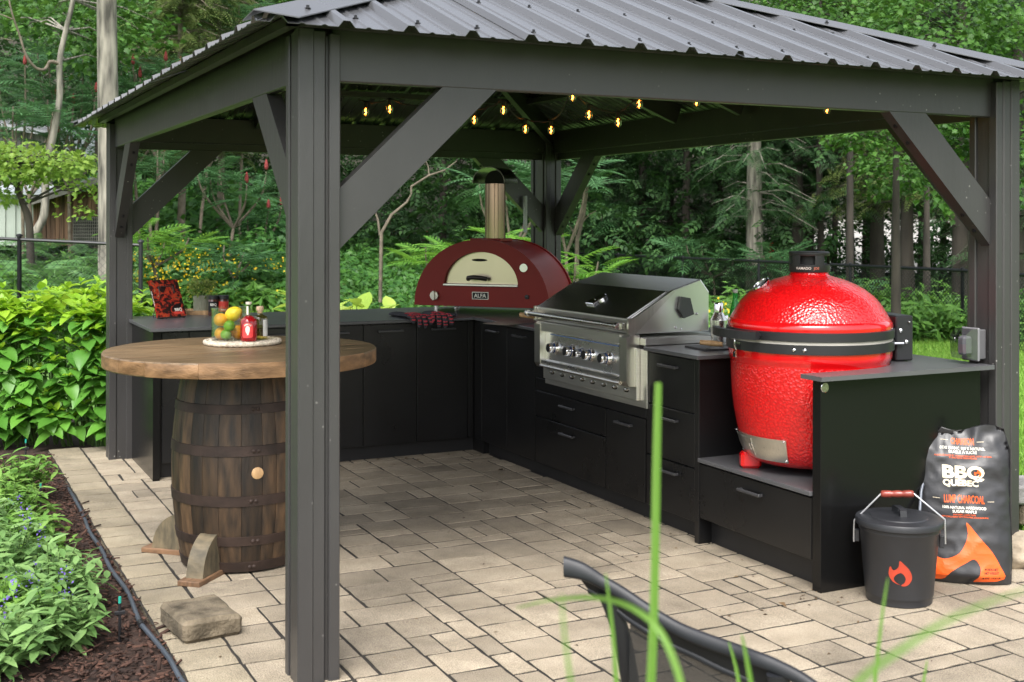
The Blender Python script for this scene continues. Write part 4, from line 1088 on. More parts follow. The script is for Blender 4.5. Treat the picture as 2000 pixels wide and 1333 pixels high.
def bottle_thing(name, label, px, Zd, z0, prof, glass, liq=None, cork=None, capm=None):
    b = at(px, 434, Zd); x, y = b.x, b.y
    o = thing(name, label, 'bottle', (x, y, z0))
    MB().lathe(prof, 32, (x, y, z0)).build('glass', glass, o, True, ang=50)
    return o, x, y
redliq = glassmat('red liqueur glass', (.55, .012, .02), .02); redliq.node_tree.nodes['Principled BSDF'].inputs['Transmission Weight'].default_value = .55; redliq.node_tree.nodes['Principled BSDF'].inputs['Coat Weight'].default_value = .6
rb, bx_, by_ = bottle_thing('liqueur_bottle', 'small bottle of red liqueur with a red label on the trivet', 486, 5.93, ZT_, [(.0, .0), (.036, .0), (.039, .004), (.0395, .016), (.0405, .022), (.0405, .094), (.036, .106), (.022, .118), (.0125, .124)], redliq)
MB().lathe([(.0128, .122), (.0125, .170), (.014, .171), (.014, .176), (.010, .178), (.0, .178)], 20, (bx_, by_, ZT_)).build('neck', gl_clear, rb, True)
MB().lathe([(.0142, .1785), (.0147, .181), (.0147, .190), (.0, .191)], 20, (bx_, by_, ZT_)).build('stopper', M('cream stopper', (.72, .66, .55), .6), rb, True)
MB().lathe([(.0135, .128), (.0136, .170)], 6, (bx_, by_, ZT_), CAMA - .45, CAMA + .35).build('neck_seal', M('paper seal', (.75, .7, .62), .7), rb, True)
CAB = math.atan2(CY - by_, CX - bx_)
def cyl(x, y, r, z0, ca): return lambda u, v: V(x + r * math.cos(ca + u / r), y + r * math.sin(ca + u / r), z0 + v)
fb = cyl(bx_, by_, .0408, ZT_, CAB - .12)
lab = [(-.027, .026), (-.021, .019), (.021, .019), (.027, .026), (.027, .072), (.021, .084), (.010, .091), (-.010, .091), (-.021, .084), (-.027, .072)]
print_mesh('label', poly_me(lab), fb, M('red label', (.72, .05, .05), .5), rb, .01)
fb2 = cyl(bx_, by_, .0412, ZT_, CAB - .12)
bird = [(-.008, .072), (-.002, .078), (.006, .074), (.011, .068), (.010, .052), (.006, .040), (.004, .030), (.001, .036), (-.002, .029), (-.004, .038), (-.010, .048), (-.011, .062)]
print_mesh('label_emblem', poly_me(bird), fb2, white, rb, .006)
for k, chh in enumerate('AMMIR'):
    a_ = (k - 2) * -.42; tm = text_poly(chh, .011, .0004)
    print_mesh('lettering', tm, lambda x, y, a_=a_: fb2(-.019 * math.sin(a_) + x * math.cos(a_) - y * math.sin(a_), .066 + .0175 * math.cos(a_) + x * math.sin(a_) + y * math.cos(a_)), white, rb)
pale = thinglass('pale cordial glass', (.80, .74, .36), .08)
yb, bx_, by_ = bottle_thing('cordial_bottle', 'bottle of pale yellow cordial with a cork ball stopper behind the red bottle', 508, 6.03, ZT_, [(.0, .0), (.034, .0), (.037, .004), (.037, .104), (.033, .112), (.018, .119), (.0135, .123), (.0135, .132)], pale)
MB().lathe([(.0125, .128), (.0125, .140), (.0175, .142), (.0185, .147), (.0185, .158), (.017, .162), (.0, .163)], 20, (bx_, by_, ZT_)).build('cork', M('pale cork', (.60, .42, .28), .8, var=.2, scale=60), yb, True)
CAB = math.atan2(CY - by_, CX - bx_); f3 = cyl(bx_, by_, .0374, ZT_, CAB + .95)
print_mesh('label', poly_me([(-.02, .016), (.02, .016), (.02, .098), (-.02, .098)]), f3, M('white label', (.70, .70, .66), .6), yb, .006)

# ================================================================== THINGS ON THE COUNTERS
# recipe book on a wire stand
bk = at(338, 612, 8.35); BKR = math.radians(24)
tl = Matrix.Rotation(math.radians(-24), 4, 'X')
cb_ = thing('recipe_book', 'cookbook with grilled red meat on its cover leaning at the end of the counter', 'book', (bk.x, bk.y, CT + .012), BKR, None, tl)
MB().box(-.105, .105, .003, .020, .002, .268, .001).build('pages', M('page edges', (.6, .57, .5), .8), cb_, local=True)
def cover_mat():
    m, n, l, p_ = newmat('photo cover print')
    tc = n.new('ShaderNodeTexCoord'); w_ = n.new('ShaderNodeTexNoise'); w_.inputs['Scale'].default_value = 19; w_.inputs['Detail'].default_value = 5; w_.inputs['Distortion'].default_value = 1.6
    l.new(tc.outputs['Object'], w_.inputs['Vector']); cr = n.new('ShaderNodeValToRGB'); e = cr.color_ramp
    e.elements[0].position = .36; e.elements[0].color = (.010, .008, .008, 1); e.elements[1].position = .74; e.elements[1].color = (.62, .30, .16, 1)
    for ps, co in ((.47, (.03, .012, .010, 1)), (.53, (.30, .02, .012, 1)), (.58, (.48, .06, .02, 1)), (.64, (.05, .02, .016, 1))):
        x = e.elements.new(ps); x.color = co
    l.new(w_.outputs['Fac'], cr.inputs[0]); l.new(cr.outputs[0], p_.inputs['Base Color']); p_.inputs['Roughness'].default_value = .3; return m
MB().box(-.110, .110, -.001, .002, .0, .272).box(-.110, .110, .021, .023, .0, .272).box(-.1125, -.1103, -.001, .023, .0, .272).build('cover', cover_mat(), cb_, local=True)
MB().box(.015, .098, -.0022, -.0012, .016, .034).build('title_block', redprint, cb_, local=True)
tm = text_poly('BBQ', .030, .0008); print_mesh('lettering', tm, lambda x, y: V(.055 + x, -.0028, .047 + y), white, cb_, local=True)
tm = text_poly('LA BIBLE DU BBQ', .014, .0003); print_mesh('spine_lettering', tm, lambda x, y: V(-.1132, .011 - y, .14 + x), white, cb_, local=True)
st = thing('book_stand', 'black wire stand holding up the recipe book', 'book stand', (bk.x, bk.y, CT), BKR)
rm = MB()
for x in (-.07, .07): rm.tube([(x, -.045, .012), (x, -.028, .003), (x, .03, .003), (x, .13, .003)], .003, 6).tube([(x, .13, .003), (x * .8, .075, .19)], .003, 6).tube([(x, .012, .008), (x * .8, .088, .215)], .003, 6)
rm.tube([(-.07, .13, .003), (.07, .13, .003)], .003, 6).tube([(-.056, .088, .215), (.056, .088, .215)], .003, 6); rm.build('wire_frame', handm, st, local=True)
# potted plant on a little wooden tray
pp = at(394, 600, 8.75); ty = thing('wooden_tray', 'small pale wood tray under the plant pot', 'tray', (pp.x + .02, pp.y, CT), math.radians(-20))
MB().box(-.145, .145, -.10, .10, .002, .020, .003).build('tray_board', bambm, ty, local=True)
MB().box(-.15, .15, -.105, -.096, .0, .030, .002).box(-.15, .15, .096, .105, .0, .030, .002).box(-.15, -.141, -.096, .096, .0, .0295).box(.141, .15, -.096, .096, .0, .0295).build('tray_rim', bambm, ty, local=True)
pt = thing('potted_plant', 'small leafy green plant in a ribbed pale stone pot', 'potted plant', (pp.x, pp.y, CT + .021))
m = MB(); n_ = 60; prof = [(.050, .0), (.056, .002), (.060, .112), (.054, .112), (.050, .09)]; vs = []
for r_, z in prof:
    for k in range(n_): t = 2 * PI * k / n_; q = r_ + (.0012 * (-1) ** k if z < .111 and r_ > .0505 else 0); vs.append((pp.x + q * math.cos(t), pp.y + q * math.sin(t), CT + .021 + z))
m.add(vs, [(i * n_ + k, i * n_ + (k + 1) % n_, (i + 1) * n_ + (k + 1) % n_, (i + 1) * n_ + k) for i in range(4) for k in range(n_)] + [tuple(range(n_ - 1, -1, -1))])
m.build('pot', M('celadon stoneware', (.30, .31, .23), .6, var=.08, scale=20), pt)
MB().lathe([(.0, .10), (.053, .098)], 20, (pp.x, pp.y, CT + .021)).build('soil', soilm, pt)
N = 420; ph = rng.uniform(0, 2 * PI, N); el = rng.uniform(0, 1, N) ** .6; rr = rng.uniform(.02, .105, N) * (1 - .25 * el)
pos = np.stack([pp.x + rr * np.cos(ph), pp.y + rr * np.sin(ph), CT + .13 + el * .125 - .35 * rr], 1); dd = np.stack([np.cos(ph), np.sin(ph), rng.uniform(-.3, 1.1, N)], 1) + rng.normal(size=(N, 3)) * .4
scatter('leaf_mass', foldleaf(.55, .15, .2, 2), pos, dd, upn(N, .6), rng.uniform(.02, .038, N), L_pot, pt)
m = MB()
for k in range(14):
    t = R.uniform(0, 2 * PI); q = R.uniform(.03, .08); m.tube([(pp.x + .01 * math.cos(t), pp.y + .01 * math.sin(t), CT + .115), (pp.x + q * math.cos(t), pp.y + q * math.sin(t), CT + .21)], .0016, 4)
m.build('stems', stemm, pt)
# two spice jars
for px, Zd, lm, nm in ((417, 8.60, dark, 'spice jar with a black label beside the potted plant'), (437, 8.62, redprint, 'spice jar with a red label, right of its black-labelled twin')):
    b = at(px, 434, Zd); j = thing('spice_jar', nm, 'spice jar', (b.x, b.y, CT), 0, 'spice jars')
    MB().lathe([(.0, .0), (.034, .0), (.036, .003), (.036, .112), (.032, .117)], 28, (b.x, b.y, CT)).build('jar', M('dark spice', (.09, .03, .018), .3, var=.3, scale=80, coat=.6), j, True)
    MB().lathe([(.0372, .116), (.0372, .140), (.0355, .142), (.0, .142)], 28, (b.x, b.y, CT)).build('lid', blackp, j, True)
    ca_ = math.atan2(CY - b.y, CX - b.x)
    MB().lathe([(.0365, .030), (.0365, .100)], 24, (b.x, b.y, CT), ca_ - 1.25, ca_ + 1.25).build('label', lm, j, True)
    f4 = cyl(b.x, b.y, .0371, CT, ca_)
    if lm is dark: print_mesh('lettering', text_poly('BBQ', .024, .0008), lambda x, y: f4(x, .078 + y), white, j)
    print_mesh('lettering', text_poly('RUB' if lm is dark else 'LABEL', .013, .0003) if lm is dark else text_poly('ERABLE', .011, .0003), lambda x, y: f4(x, .042 + y), redprint if lm is dark else white, j)
# pizza peel and grill gloves
pe = thing('pizza_peel', 'pizza peel with a pale wood handle lying on the corner counter', 'pizza peel', (2.35, 3.05, CT), math.radians(24))
MB().prism([(-.19, -.11), (.06, -.12), (.14, -.05), (.20, -.018), (.20, .018), (.14, .05), (.06, .12), (-.19, .11), (-.215, .08), (-.215, -.08)], .004, .0065, lambda u, v, d: V(u, v, d)).build('blade', M('dark peel metal', (.10, .095, .09), .35, metal=.7, var=.2), pe, local=True)
hp = at(1030, 617, 7.72)
TI = Matrix.Identity(4)
MB().tube([at(1017, 615, 7.62), at(1048, 619, 7.55)], [.0155, .0155], 12).build('handle', bambm, pe, True)
MB().tube([at(1048, 619, 7.55), at(1075, 622, 7.5)], .007, 8).build('shaft', steelm, pe, True)
glvm = M('charcoal knit', (.04, .04, .048), .95, var=.3, scale=120, bump=.8, bscale=250)
glvr = M('red silicone', (.45, .035, .05), .6, var=.1)
def glove(ox, oy, rz, label, drape):
    g = thing('grill_glove', label, 'glove', (ox, oy, CT), rz, 'grill gloves', Matrix.Scale(1.28, 4))
    # local: -Y towards the counter edge; fingers hang over it
    edge = drape
    def drop(p):
        y = p.y + edge
        if y < 0:      # past the edge: bend down
            s = -y; k = min(1, s / .035); ang_ = k * 1.35
            if s < .035: yy = -(.035 / 1.35) * math.sin(ang_); zz = -(.035 / 1.35) * (1 - math.cos(ang_))
            else: yy = -(.035 / 1.35) * math.sin(1.35) - (s - .035) * math.cos(1.35); zz = -(.035 / 1.35) * (1 - math.cos(1.35)) - (s - .035) * math.sin(1.35)
            hgt = p.z; return V(p.x, -edge + yy - hgt * math.sin(ang_), hgt * math.cos(ang_) + zz + .001)
        return p
    body = MB(); 
    def pad(pts, r, fl): 
        b_ = MB().tube(smooth_path(pts, 3), r if isinstance(r, float) else [np.interp(i / (3 * (len(pts) - 1)), np.linspace(0, 1, len(r)), r) for i in range(3 * (len(pts) - 1) + 1)], 10, True, fl)
        return b_
    m = MB()
    t = pad([(0, .21, .012), (0, .13, .012), (0, .06, .014), (0, -.005, .014)], [.050, .042, .050, .050], .26); m.add(t.v, t.f)
    for i, (x, ln) in enumerate(((-.040, .070), (-.014, .092), (.013, .098), (.040, .082))):
        t = pad([(x * .9, .005, .012), (x * 1.1, -ln * .4, .012), (x * 1.25, -ln * .8, .012), (x * 1.3, -ln, .012)], [.0135, .0145, .0135, .008], .72); m.add(t.v, t.f)
    t = pad([(.035, .085, .012), (.065, .055, .012), (.085, .025, .012), (.092, .008, .012)], [.015, .016, .014, .009], .7); m.add(t.v, t.f)
    m.v = [drop(Vector(v)) for v in m.v]; m.build('glove_shell', glvm, g, True, True, 80)
    rr = MB()
    for i, (x, ln) in enumerate(((-.040, .070), (-.014, .092), (.013, .098), (.040, .082))):
        for k in range(6):
            y = -.004 - ln * .155 * k; xx = x * (1.0 + .28 * min(1, k / 5))
            rr.tube([(xx - .011, y, .0195), (xx, y - .002, .0235), (xx + .011, y, .0195)], .0026, 5)
    for k in range(5):
        y = .075 - k * .016
        for s_ in (-1, 1): rr.tube([(s_ * .006, y + .006, .0275), (s_ * .03, y - .003, .0262)], .003, 5)
    rr.v = [drop(Vector(v)) for v in rr.v]; rr.build('grip_strip', glvr, g, True, True)
    MB().lathe([(.046, .0), (.048, .02), (.046, .035)], 20, fn=lambda v: V(v.x * 1.0, .205 + v.z, .012 + v.y * .26)).build('cuff', glvm, g, True, True)
glove(1.90, 3.656, .10, 'left of two black grill gloves with red grips hanging over the counter edge', .034)
glove(2.07, 3.650, -.18, 'right of two black grill gloves with red grips, its fingers over the counter edge', .030)
# right counter: black board with a tool, shakers, green bottle
bp = at(1400, 676, 6.42); bb = thing('slate_board', 'flat black serving board on the counter left of the kamado', 'board', (bp.x, bp.y, CT), math.radians(-4))
MB().box(-.13, .16, -.11, .11, .0, .010, .002).build('board_slab', M('slate black', (.018, .018, .020), .5, var=.2, bump=.2), bb, local=True)
kt = thing('grill_tool', 'steel grill tool with a pale wood handle lying on the black board', 'tool', (bp.x, bp.y, CT + .010))
MB().tube([at(1368, 669, 6.36), at(1392, 671, 6.33), at(1412, 673, 6.30)], [.012, .0155, .012], 12).build('handle', bambm, kt, True)
MB().tube([at(1412, 673, 6.30), at(1424, 674, 6.27)], .006, 8).build('ferrule', steelm, kt, True)
def shaker(px, Zd, h, label, r=.043):
    b = at(px, 434, Zd); o = thing('cocktail_shaker', label, 'shaker', (b.x, b.y, CT), 0, 'cocktail shakers')
    MB().lathe([(.0, .0), (r * .8, .0), (r * .82, .004), (r, h * .55), (r * 1.0, h * .60)], 28, (b.x, b.y, CT)).build('tumbler', steeld, o, True, ang=60)
    MB().lathe([(r * .99, h * .60), (r * .93, h * .63), (r * .66, h * .72), (r * .52, h * .78)], 28, (b.x, b.y, CT)).build('shoulder', steeld, o, True, ang=60)
    MB().lathe([(r * .54, h * .78), (r * .54, h * .96), (r * .45, h), (.0, h)], 24, (b.x, b.y, CT)).build('cap', chrome, o, True, ang=60)
shaker(1404, 6.52, .235, 'tall polished steel cocktail shaker right of the grill hood', .046)
shaker(1416, 6.75, .15, 'short steel shaker half hidden behind the kamado rim', .036)
gb, bx_, by_ = bottle_thing('water_bottle', 'green glass mineral water bottle standing left of the kamado', 1436, 6.95, CT, [(.0, .0), (.033, .0), (.035, .004), (.035, .125), (.031, .155), (.018, .205), (.0135, .235), (.0135, .262)], glassmat('green glass', (.02, .50, .06), .02))
gbm = gb.children[0].data.materials[0].node_tree.nodes['Principled BSDF']; gbm.inputs['Transmission Weight'].default_value = .6
MB().lathe([(.0148, .262), (.0148, .281), (.0, .282)], 18, (bx_, by_, CT)).build('cap', M('pale cap', (.6, .58, .5), .4), gb, True)
ca_ = math.atan2(CY - by_, CX - bx_); f5 = cyl(bx_, by_, .0352, CT, ca_)
print_mesh('label', poly_me([(.024 * math.cos(t), .13 + .024 * math.sin(t)) for t in np.linspace(0, 2 * PI, 20, False)]), lambda u, v: f5(u, v) if v < .125 else cyl(bx_, by_, .0353 - (v - .125) * .14, CT, ca_)(u, v), M('pale blue label', (.55, .60, .66), .5), gb, .008)
print_mesh('lower_label', poly_me([(-.03, .03), (.03, .03), (.03, .085), (-.03, .085)]), f5, M('blue white label', (.30, .42, .55), .5, var=.3, scale=60), gb, .01)

# ================================================================== BUCKET, BAG, POKER, STONES
BX, BY = 2.645, -.135
bq = p_ = at(1757, 434, 5.2); BX, BY = bq.x, bq.y
bu = thing('ash_bucket', 'black metal ash bucket with lid, wire bail and a printed orange flame', 'bucket', (BX, BY, 0))
bmat = M('matt black metal bucket', (.020, .021, .024), .42, var=.15, scale=9, rvar=.06, spec=.5)
MB().lathe([(.0, .0), (.132, .0), (.136, .004), (.1365, .026), (.139, .030), (.140, .036), (.1405, .04), (.163, .296), (.166, .300), (.168, .308), (.166, .316), (.168, .322), (.170, .33), (.172, .334)], 56, (BX, BY, .002)).build('pail', bmat, bu, True, ang=35)
ld = MB().lathe([(.178, .322), (.181, .324), (.182, .343), (.178, .350), (.150, .354), (.120, .353), (.116, .357), (.06, .362), (.0, .363)], 56, (BX, BY, .002)).build('lid', bmat, bu, True, ang=35)
cab = math.atan2(CY - BY, CX - BX); hx = V(-math.sin(cab), math.cos(cab), 0); 
hd_ = MB(); pts = [V(BX, BY, .36) + hx * u + V(0, 0, w) for u, w in ((-.055, .0), (-.052, .028), (-.03, .036), (.03, .036), (.052, .028), (.055, .0))]
rowp = []
fw = V(math.cos(cab), math.sin(cab), 0)
pts2 = [V(BX, BY, .36) + (hx * .35 + fw * .94) * u + V(0, 0, w) for u, w in ((-.055, .002), (-.050, .030), (-.03, .037), (.03, .037), (.050, .030), (.055, .002))]
s_ = (hx * .94 - fw * .35)
m = MB(); vs = []
for q in pts2: vs += [q - s_ * .014, q + s_ * .014, q + s_ * .014 - V(0, 0, .003), q - s_ * .014 - V(0, 0, .003)]
m.add(vs, [(i * 4 + k, i * 4 + (k + 1) % 4, (i + 1) * 4 + (k + 1) % 4, (i + 1) * 4 + k) for i in range(5) for k in range(4)]); fix_normals(m.build('lid_handle', bmat, ld))
B0 = V(BX, BY, 0)
bail = [(-.186, .252), (-.184, .325), (-.184, .355), (-.06, .455), (.075, .445), (.184, .325), (.186, .29), (.186, .232)]
bail = [B0 + hx * -u + V(0, 0, z) for u, z in bail]
MB().tube(bail, .0042, 8).build('bail', wiresm, bu, True, ang=80)
a_, b_ = bail[3], bail[4]; t_ = (b_ - a_)
MB().tube([a_ + t_ * k for k in (0, .03, .12, .22, .30, .34, .40, .5, .60, .66, .70, .78, .88, .97, 1)], [.010, .0145, .0155, .0155, .015, .0125, .0145, .0155, .0145, .0125, .015, .0155, .0155, .0145, .010], 14).build('grip', M('red stained wood', (.21, .035, .022), .35, var=.3, scale=12, coat=.3), bu, True, ang=80)
for s__ in (-1, 1): MB().box(-.012, .012, -.010, .010, -.026, .026, .003, T=Matrix.Translation(B0 + hx * (s__ * .172) + V(0, 0, .262)) @ Matrix.Rotation(cab, 4, 'Z')).build('bail_ear', bmat, bu)
FL1 = [(-.005, -.50), (-.30, -.38), (-.47, -.12), (-.46, .16), (-.40, .28), (-.35, .18), (-.28, .12), (-.17, .17), (-.08, .28), (-.05, .42), (-.02, .55), (.18, .38), (.36, .18), (.47, -.06), (.46, -.28), (.34, -.46), (.20, -.54), (.03, -.52), (.16, -.40), (.22, -.24), (.16, -.08), (.04, .02), (-.07, .0), (-.20, -.10), (-.27, -.24), (-.20, -.38)]
FL2 = [(-.30, -.50)]
def flame(scale, ox, oz):
    pts = smooth_path([(x, y, 0) for x, y in FL1], 3, True); return [(ox + q.x * scale, oz + q.y * scale) for q in pts]
def bucket_s(u, v): r_ = float(np.interp(v, [.04, .296], [.1408, .1632])) + .0012; a = cab + .035 + u / r_; return V(BX + r_ * math.cos(a), BY + r_ * math.sin(a), v + .002)
fix_normals(print_mesh('flame_print', poly_me(flame(.098, 0, .150)), bucket_s, M('burnt orange print', (.42, .045, .018), .6, var=.12, scale=30), bu, .02))
# charcoal bag
gp = at(1884, 434, 5.46); GX, GYb = gp.x, gp.y; gc_ = math.atan2(CY - GYb, CX - GX) + .12
bg_ = thing('charcoal_bag', 'crumpled black paper sack of lump charcoal with a big orange flame print', 'bag', (GX, GYb, 0))
gx = V(-math.sin(gc_), math.cos(gc_), 0); gf = V(math.cos(gc_), math.sin(gc_), 0)      # gx: to the viewer's left is +? ; gf: towards the viewer
BH, BWD = .672, .198
from mathutils import noise as mn
def bag_pt(u, v, side=1):
    """u -1..1 across (viewer's left to right), v 0..1 up; side 1 front, -1 back"""
    wv = BWD * (1.0 + .03 * math.sin(v * 3.1) - .10 * max(0, v - .86) / .14 + .02 * math.sin(9 * v))
    thick = .085 * (1 - .55 * v) * (1 - .65 * max(0, v - .8) / .2)
    if v < .06: thick *= (.55 + .45 * v / .06)
    prof = (1 - abs(u) ** 2.6) ** .6 if abs(u) < 1 else 0
    y = thick * prof * side
    top = .0
    if v > .9: top = -.016 * math.sin(u * 4 + 1) * (v - .9) / .1 - .02 * (u > .55) * (v - .9) / .1
    x = u * wv; z = v * BH + top
    lean = -.10 * v
    p = V(x * 2.2, z * 2.2, side * 3.)
    cr = (abs(mn.noise(p * 3.1 + V(3, 1, 2))) * .030 + abs(mn.noise(p * 7.3)) * .016) * (.45 + .75 * max(0, (v - .3)))
    if side > 0: cr *= prof ** .3
    y -= cr * side
    # leaning back against the end panel, twisted slightly
    P = V(GX, GYb, .004) - gx * -x * -1 + gf * (y + lean) + V(0, 0, z)
    return P
# viewer's right is -gx or +gx: choose so that +u goes right
sgn = 1 if (bag_pt(1, .5) - bag_pt(-1, .5)).dot(RGT) > 0 else -1
def bagS(u, v, side=1, off=0.):
    return bag_pt(u * sgn, v, side) + gf * off
nu, nv = 36, 64; m = MB(); vs = []
for side in (1, -1):
    for j in range(nv + 1):
        for i in range(nu + 1): vs.append(bagS(-1 + 2 * i / nu, j / nv, side))
k = nu + 1; q = k * (nv + 1)
fs = [(j * k + i, j * k + i + 1, (j + 1) * k + i + 1, (j + 1) * k + i) for j in range(nv) for i in range(nu)] + [(q + j * k + i, q + (j + 1) * k + i, q + (j + 1) * k + i + 1, q + j * k + i + 1) for j in range(nv) for i in range(nu)]
m.add(vs, fs)
bo = m.build('sack', M('black waxed paper', (.022, .022, .024), .36, var=.2, scale=6, spec=.55, bump=.25, bscale=14), bg_, True, ang=50)
bmx = bmesh.new(); bmx.from_mesh(bo.data); bmesh.ops.remove_doubles(bmx, verts=bmx.verts, dist=.0015); bmesh.ops.recalc_face_normals(bmx, faces=bmx.faces); bmx.to_mesh(bo.data); bmx.free()
def bagp(x, y, off=.0018): return bagS(x / .195, y / .745, 1, off)
def bagtext(s, size, y, mat, width, bold=.0, x=0., name='lettering', off=.0018):
    me = text_poly(s, size, bold); xs_ = [v.co.x for v in me.vertices]; k = width / (max(xs_) - min(xs_)); c_ = (max(xs_) + min(xs_)) / 2
    print_mesh(name, me, lambda a, b: bagp((a - c_) * k + x, b + y, off), mat, bg_, .012)
bagtext('CHARBON', .047, .678, orange, .096, .0012)
bagtext('BOIS FRANC 100 % NATUREL', .0185, .645, white, .184, .0004); bagtext('\u00c9RABLE \u00c0 SUCRE', .0185, .627, white, .114, .0004)
bagtext('ALLUMAGE FACILE ET COMBUSTION LENTE, GO\u00dbT NATUREL', .0095, .610, orange, .235, .0002); bagtext('ET BOIS FRANC RENOUVELABLE', .0095, .600, orange, .112, .0002)
bagtext('BBQ', .080, .530, cream, .172, .0036); bagtext('QU\u00c9BEC', .040, .480, cream, .146, .0020, -.013)
bagtext('LUMP CHARCOAL', .052, .403, orange, .168, .0010)
bagtext('100% NATURAL HARDWOOD', .0185, .364, white, .180, .0004); bagtext('SUGAR MAPLE', .0185, .346, white, .100, .0004)
bagtext('EASY LIGHT, CLEAN TASTE', .0095, .331, orange, .092, .0002); bagtext('HOT COALS, EASILY CONTROLLABLE, LONG BURNING', .0095, .320, orange, .196, .0002)
for x0, x1, y in ((-.092, -.060, .683), (.060, .092, .677), (-.130, -.100, .404), (.096, .124, .396)): print_mesh('rule_line', poly_me([(x0, y), (x1, y), (x1, y + .002), (x0, y + .002)]), bagp, cream, bg_, .01)
fl = smooth_path([(x, y, 0) for x, y in [(-.178, .035), (-.178, .130), (-.165, .165), (-.148, .180), (-.135, .145), (-.105, .122), (-.070, .122), (-.025, .150), (.0, .195), (.012, .245), (.008, .296), (.060, .225), (.105, .165), (.140, .095), (.160, .030), (.05, .014), (.032, .016), (.055, .05), (.058, .09), (.035, .125), (.0, .105), (-.06, .06), (-.10, .015)]], 3, True)
fix_normals(print_mesh('flame_print', poly_me([(a.x, a.y) for a in fl]), lambda x, y: bagp(x, y, .0016), orange, bg_, .010))
fix_normals(print_mesh('small_flame', poly_me(flame(.032, .058, .531)), lambda x, y: bagp(x, y, .0034), orange, bg_, .01))
bagtext('POIDS NET', .016, .078, dark, .055, .0003, .105, 'lettering', .003); bagtext('NET WEIGHT', .016, .062, dark, .060, .0003, .105, 'lettering', .003); bagtext('8 KG  17,6 LB', .014, .038, dark, .075, .0003, .105, 'lettering', .003)
# poker leaning behind the bucket
a = at(1800, 960, 5.52); b_ = at(1795, 1030, 5.45)
pk = thing('poker', 'thin grey metal rod leaning between the bucket and the charcoal bag', 'poker', (b_.x, b_.y, 0))
foot = V(b_.x, b_.y, .01) + (b_ - a).normalized() * .0; foot.z = .008
MB().tube([at(1806, 935, 5.56), a, b_, at(1790, 1120, 5.40)], .0075, 10).build('rod', M('grey rod', (.11, .12, .14), .4, metal=.5), pk, True)
MB().lathe([(.0, -.012), (.010, -.008), (.011, .02), (.0, .03)], 10, tuple(at(1806, 935, 5.56))).build('grip', redprint, pk, True)
# concrete block by the bed
ck = thing('concrete_block', 'weathered concrete block lying on the patio edge near the post', 'block', (-.175, .745, 0), math.radians(7))
m = MB(); nbx = []
m.box(-.118, .118, -.150, .150, .0, .088, .016); cbm = m.mesh('block_body', cobble)
bmx = bmesh.new(); bmx.from_mesh(cbm); bmesh.ops.subdivide_edges(bmx, edges=bmx.edges, cuts=4, use_grid_fill=True)
for v in bmx.verts:
    n_ = mn.noise(v.co * 14) * .006 + mn.noise(v.co * 40) * .003
    v.co += v.co.normalized() * n_
    if v.co.z > .07: v.co.z -= .012 * max(0, v.co.x / .13) ** 2 * (v.co.y < 0)
    if v.co.z < .004: v.co.z = .0
bmx.to_mesh(cbm); bmx.free(); attach(link(bpy.data.objects.new('block_body', cbm)), ck, True)
# rock and garden wall stones at the right edge
def rock(name, label, cat, c, s, mat, seed, grp=None):
    bmx = bmesh.new(); bmesh.ops.create_icosphere(bmx, subdivisions=4, radius=1)
    for v in bmx.verts:
        n_ = 1 + .28 * mn.noise(v.co * 1.3 + V(seed, 0, 0)) + .08 * mn.noise(v.co * 4 + V(seed, 3, 0)); v.co = V(v.co.x * s[0], v.co.y * s[1], v.co.z * s[2]) * n_
    me = bpy.data.meshes.new(name); bmx.to_mesh(me); bmx.free(); me.materials.append(mat); me.polygons.foreach_set('use_smooth', [True] * len(me.polygons))
    o = link(bpy.data.objects.new(name, me)); o.location = c; return tag(o, label, cat, grp)
q = at(1990, 1122, 5.75); rock('garden_rock', 'pale rounded rock at the foot of the right post', 'rock', (q.x, q.y, .065), (.13, .11, .085), rockm, 3)
ws = [at(2010, 1060, 6.6), at(2030, 1105, 6.65)]
for k, (q, sz, nm) in enumerate(((ws[0], (.2, .13, .05), 'grey wall block, upper one beyond the right post'), (ws[1], (.22, .14, .055), 'tan wall block, lower one behind the pale rock'))):
    m = MB().box(-sz[0], sz[0], -sz[1], sz[1], -sz[2], sz[2], .012)
    o = m.build('wall_block', cobble if k else M('grey wall stone', (.22, .21, .20), .95, var=.4, scale=10, bump=.8, bscale=60)); o.location = (q.x, q.y, .165 if k == 0 else .055); o.rotation_euler.z = -.2; tag(o, nm, 'wall block', 'garden wall blocks')
# weatherproof outlet on the right post
ox = at(1886, 667, 5.72); oo = thing('outlet_box', 'grey weatherproof outlet with a clear bubble cover on the right post', 'outlet', (ox.x, ox.y, ox.z))
OXr = W - .152
MB().box(OXr - .045, OXr, .055, .140, .965, 1.105, .004).build('back_box', M('grey pvc', (.10, .10, .105), .5), oo)
bubble = thinglass('clear polycarbonate', (.80, .80, .82), .05)
cv = MB().prism([(OXr - .046, .962), (OXr - .125, .972), (OXr - .135, 1.0), (OXr - .135, 1.085), (OXr - .10, 1.108), (OXr - .046, 1.110)], .050, .146, lambda u, v, d: V(u, d, v)); fix_normals(cv.build('cover', bubble, oo))
MB().box(OXr - .060, OXr - .046, .046, .150, .957, 1.114, .004).build('cover_rim', M('clear grey rim', (.17, .17, .18), .3), oo)
MB().box(OXr - .120, OXr - .062, .075, .122, .985, 1.075, .01).build('plug', M('grey plug', (.16, .16, .17), .5), oo)
# paper sign or box fixed beside the back post
ob = at(1026, 425, 9.6); nb_ = MB().box(ob.x - .012, ob.x + .012, ob.y - .014, ob.y + .014, ob.z - .12, ob.z + .17, .004).build('junction_box', M('pale grey plastic', (.45, .46, .48), .5)); tag(nb_, 'slim pale grey box fixed to the back post above the oven', 'box')
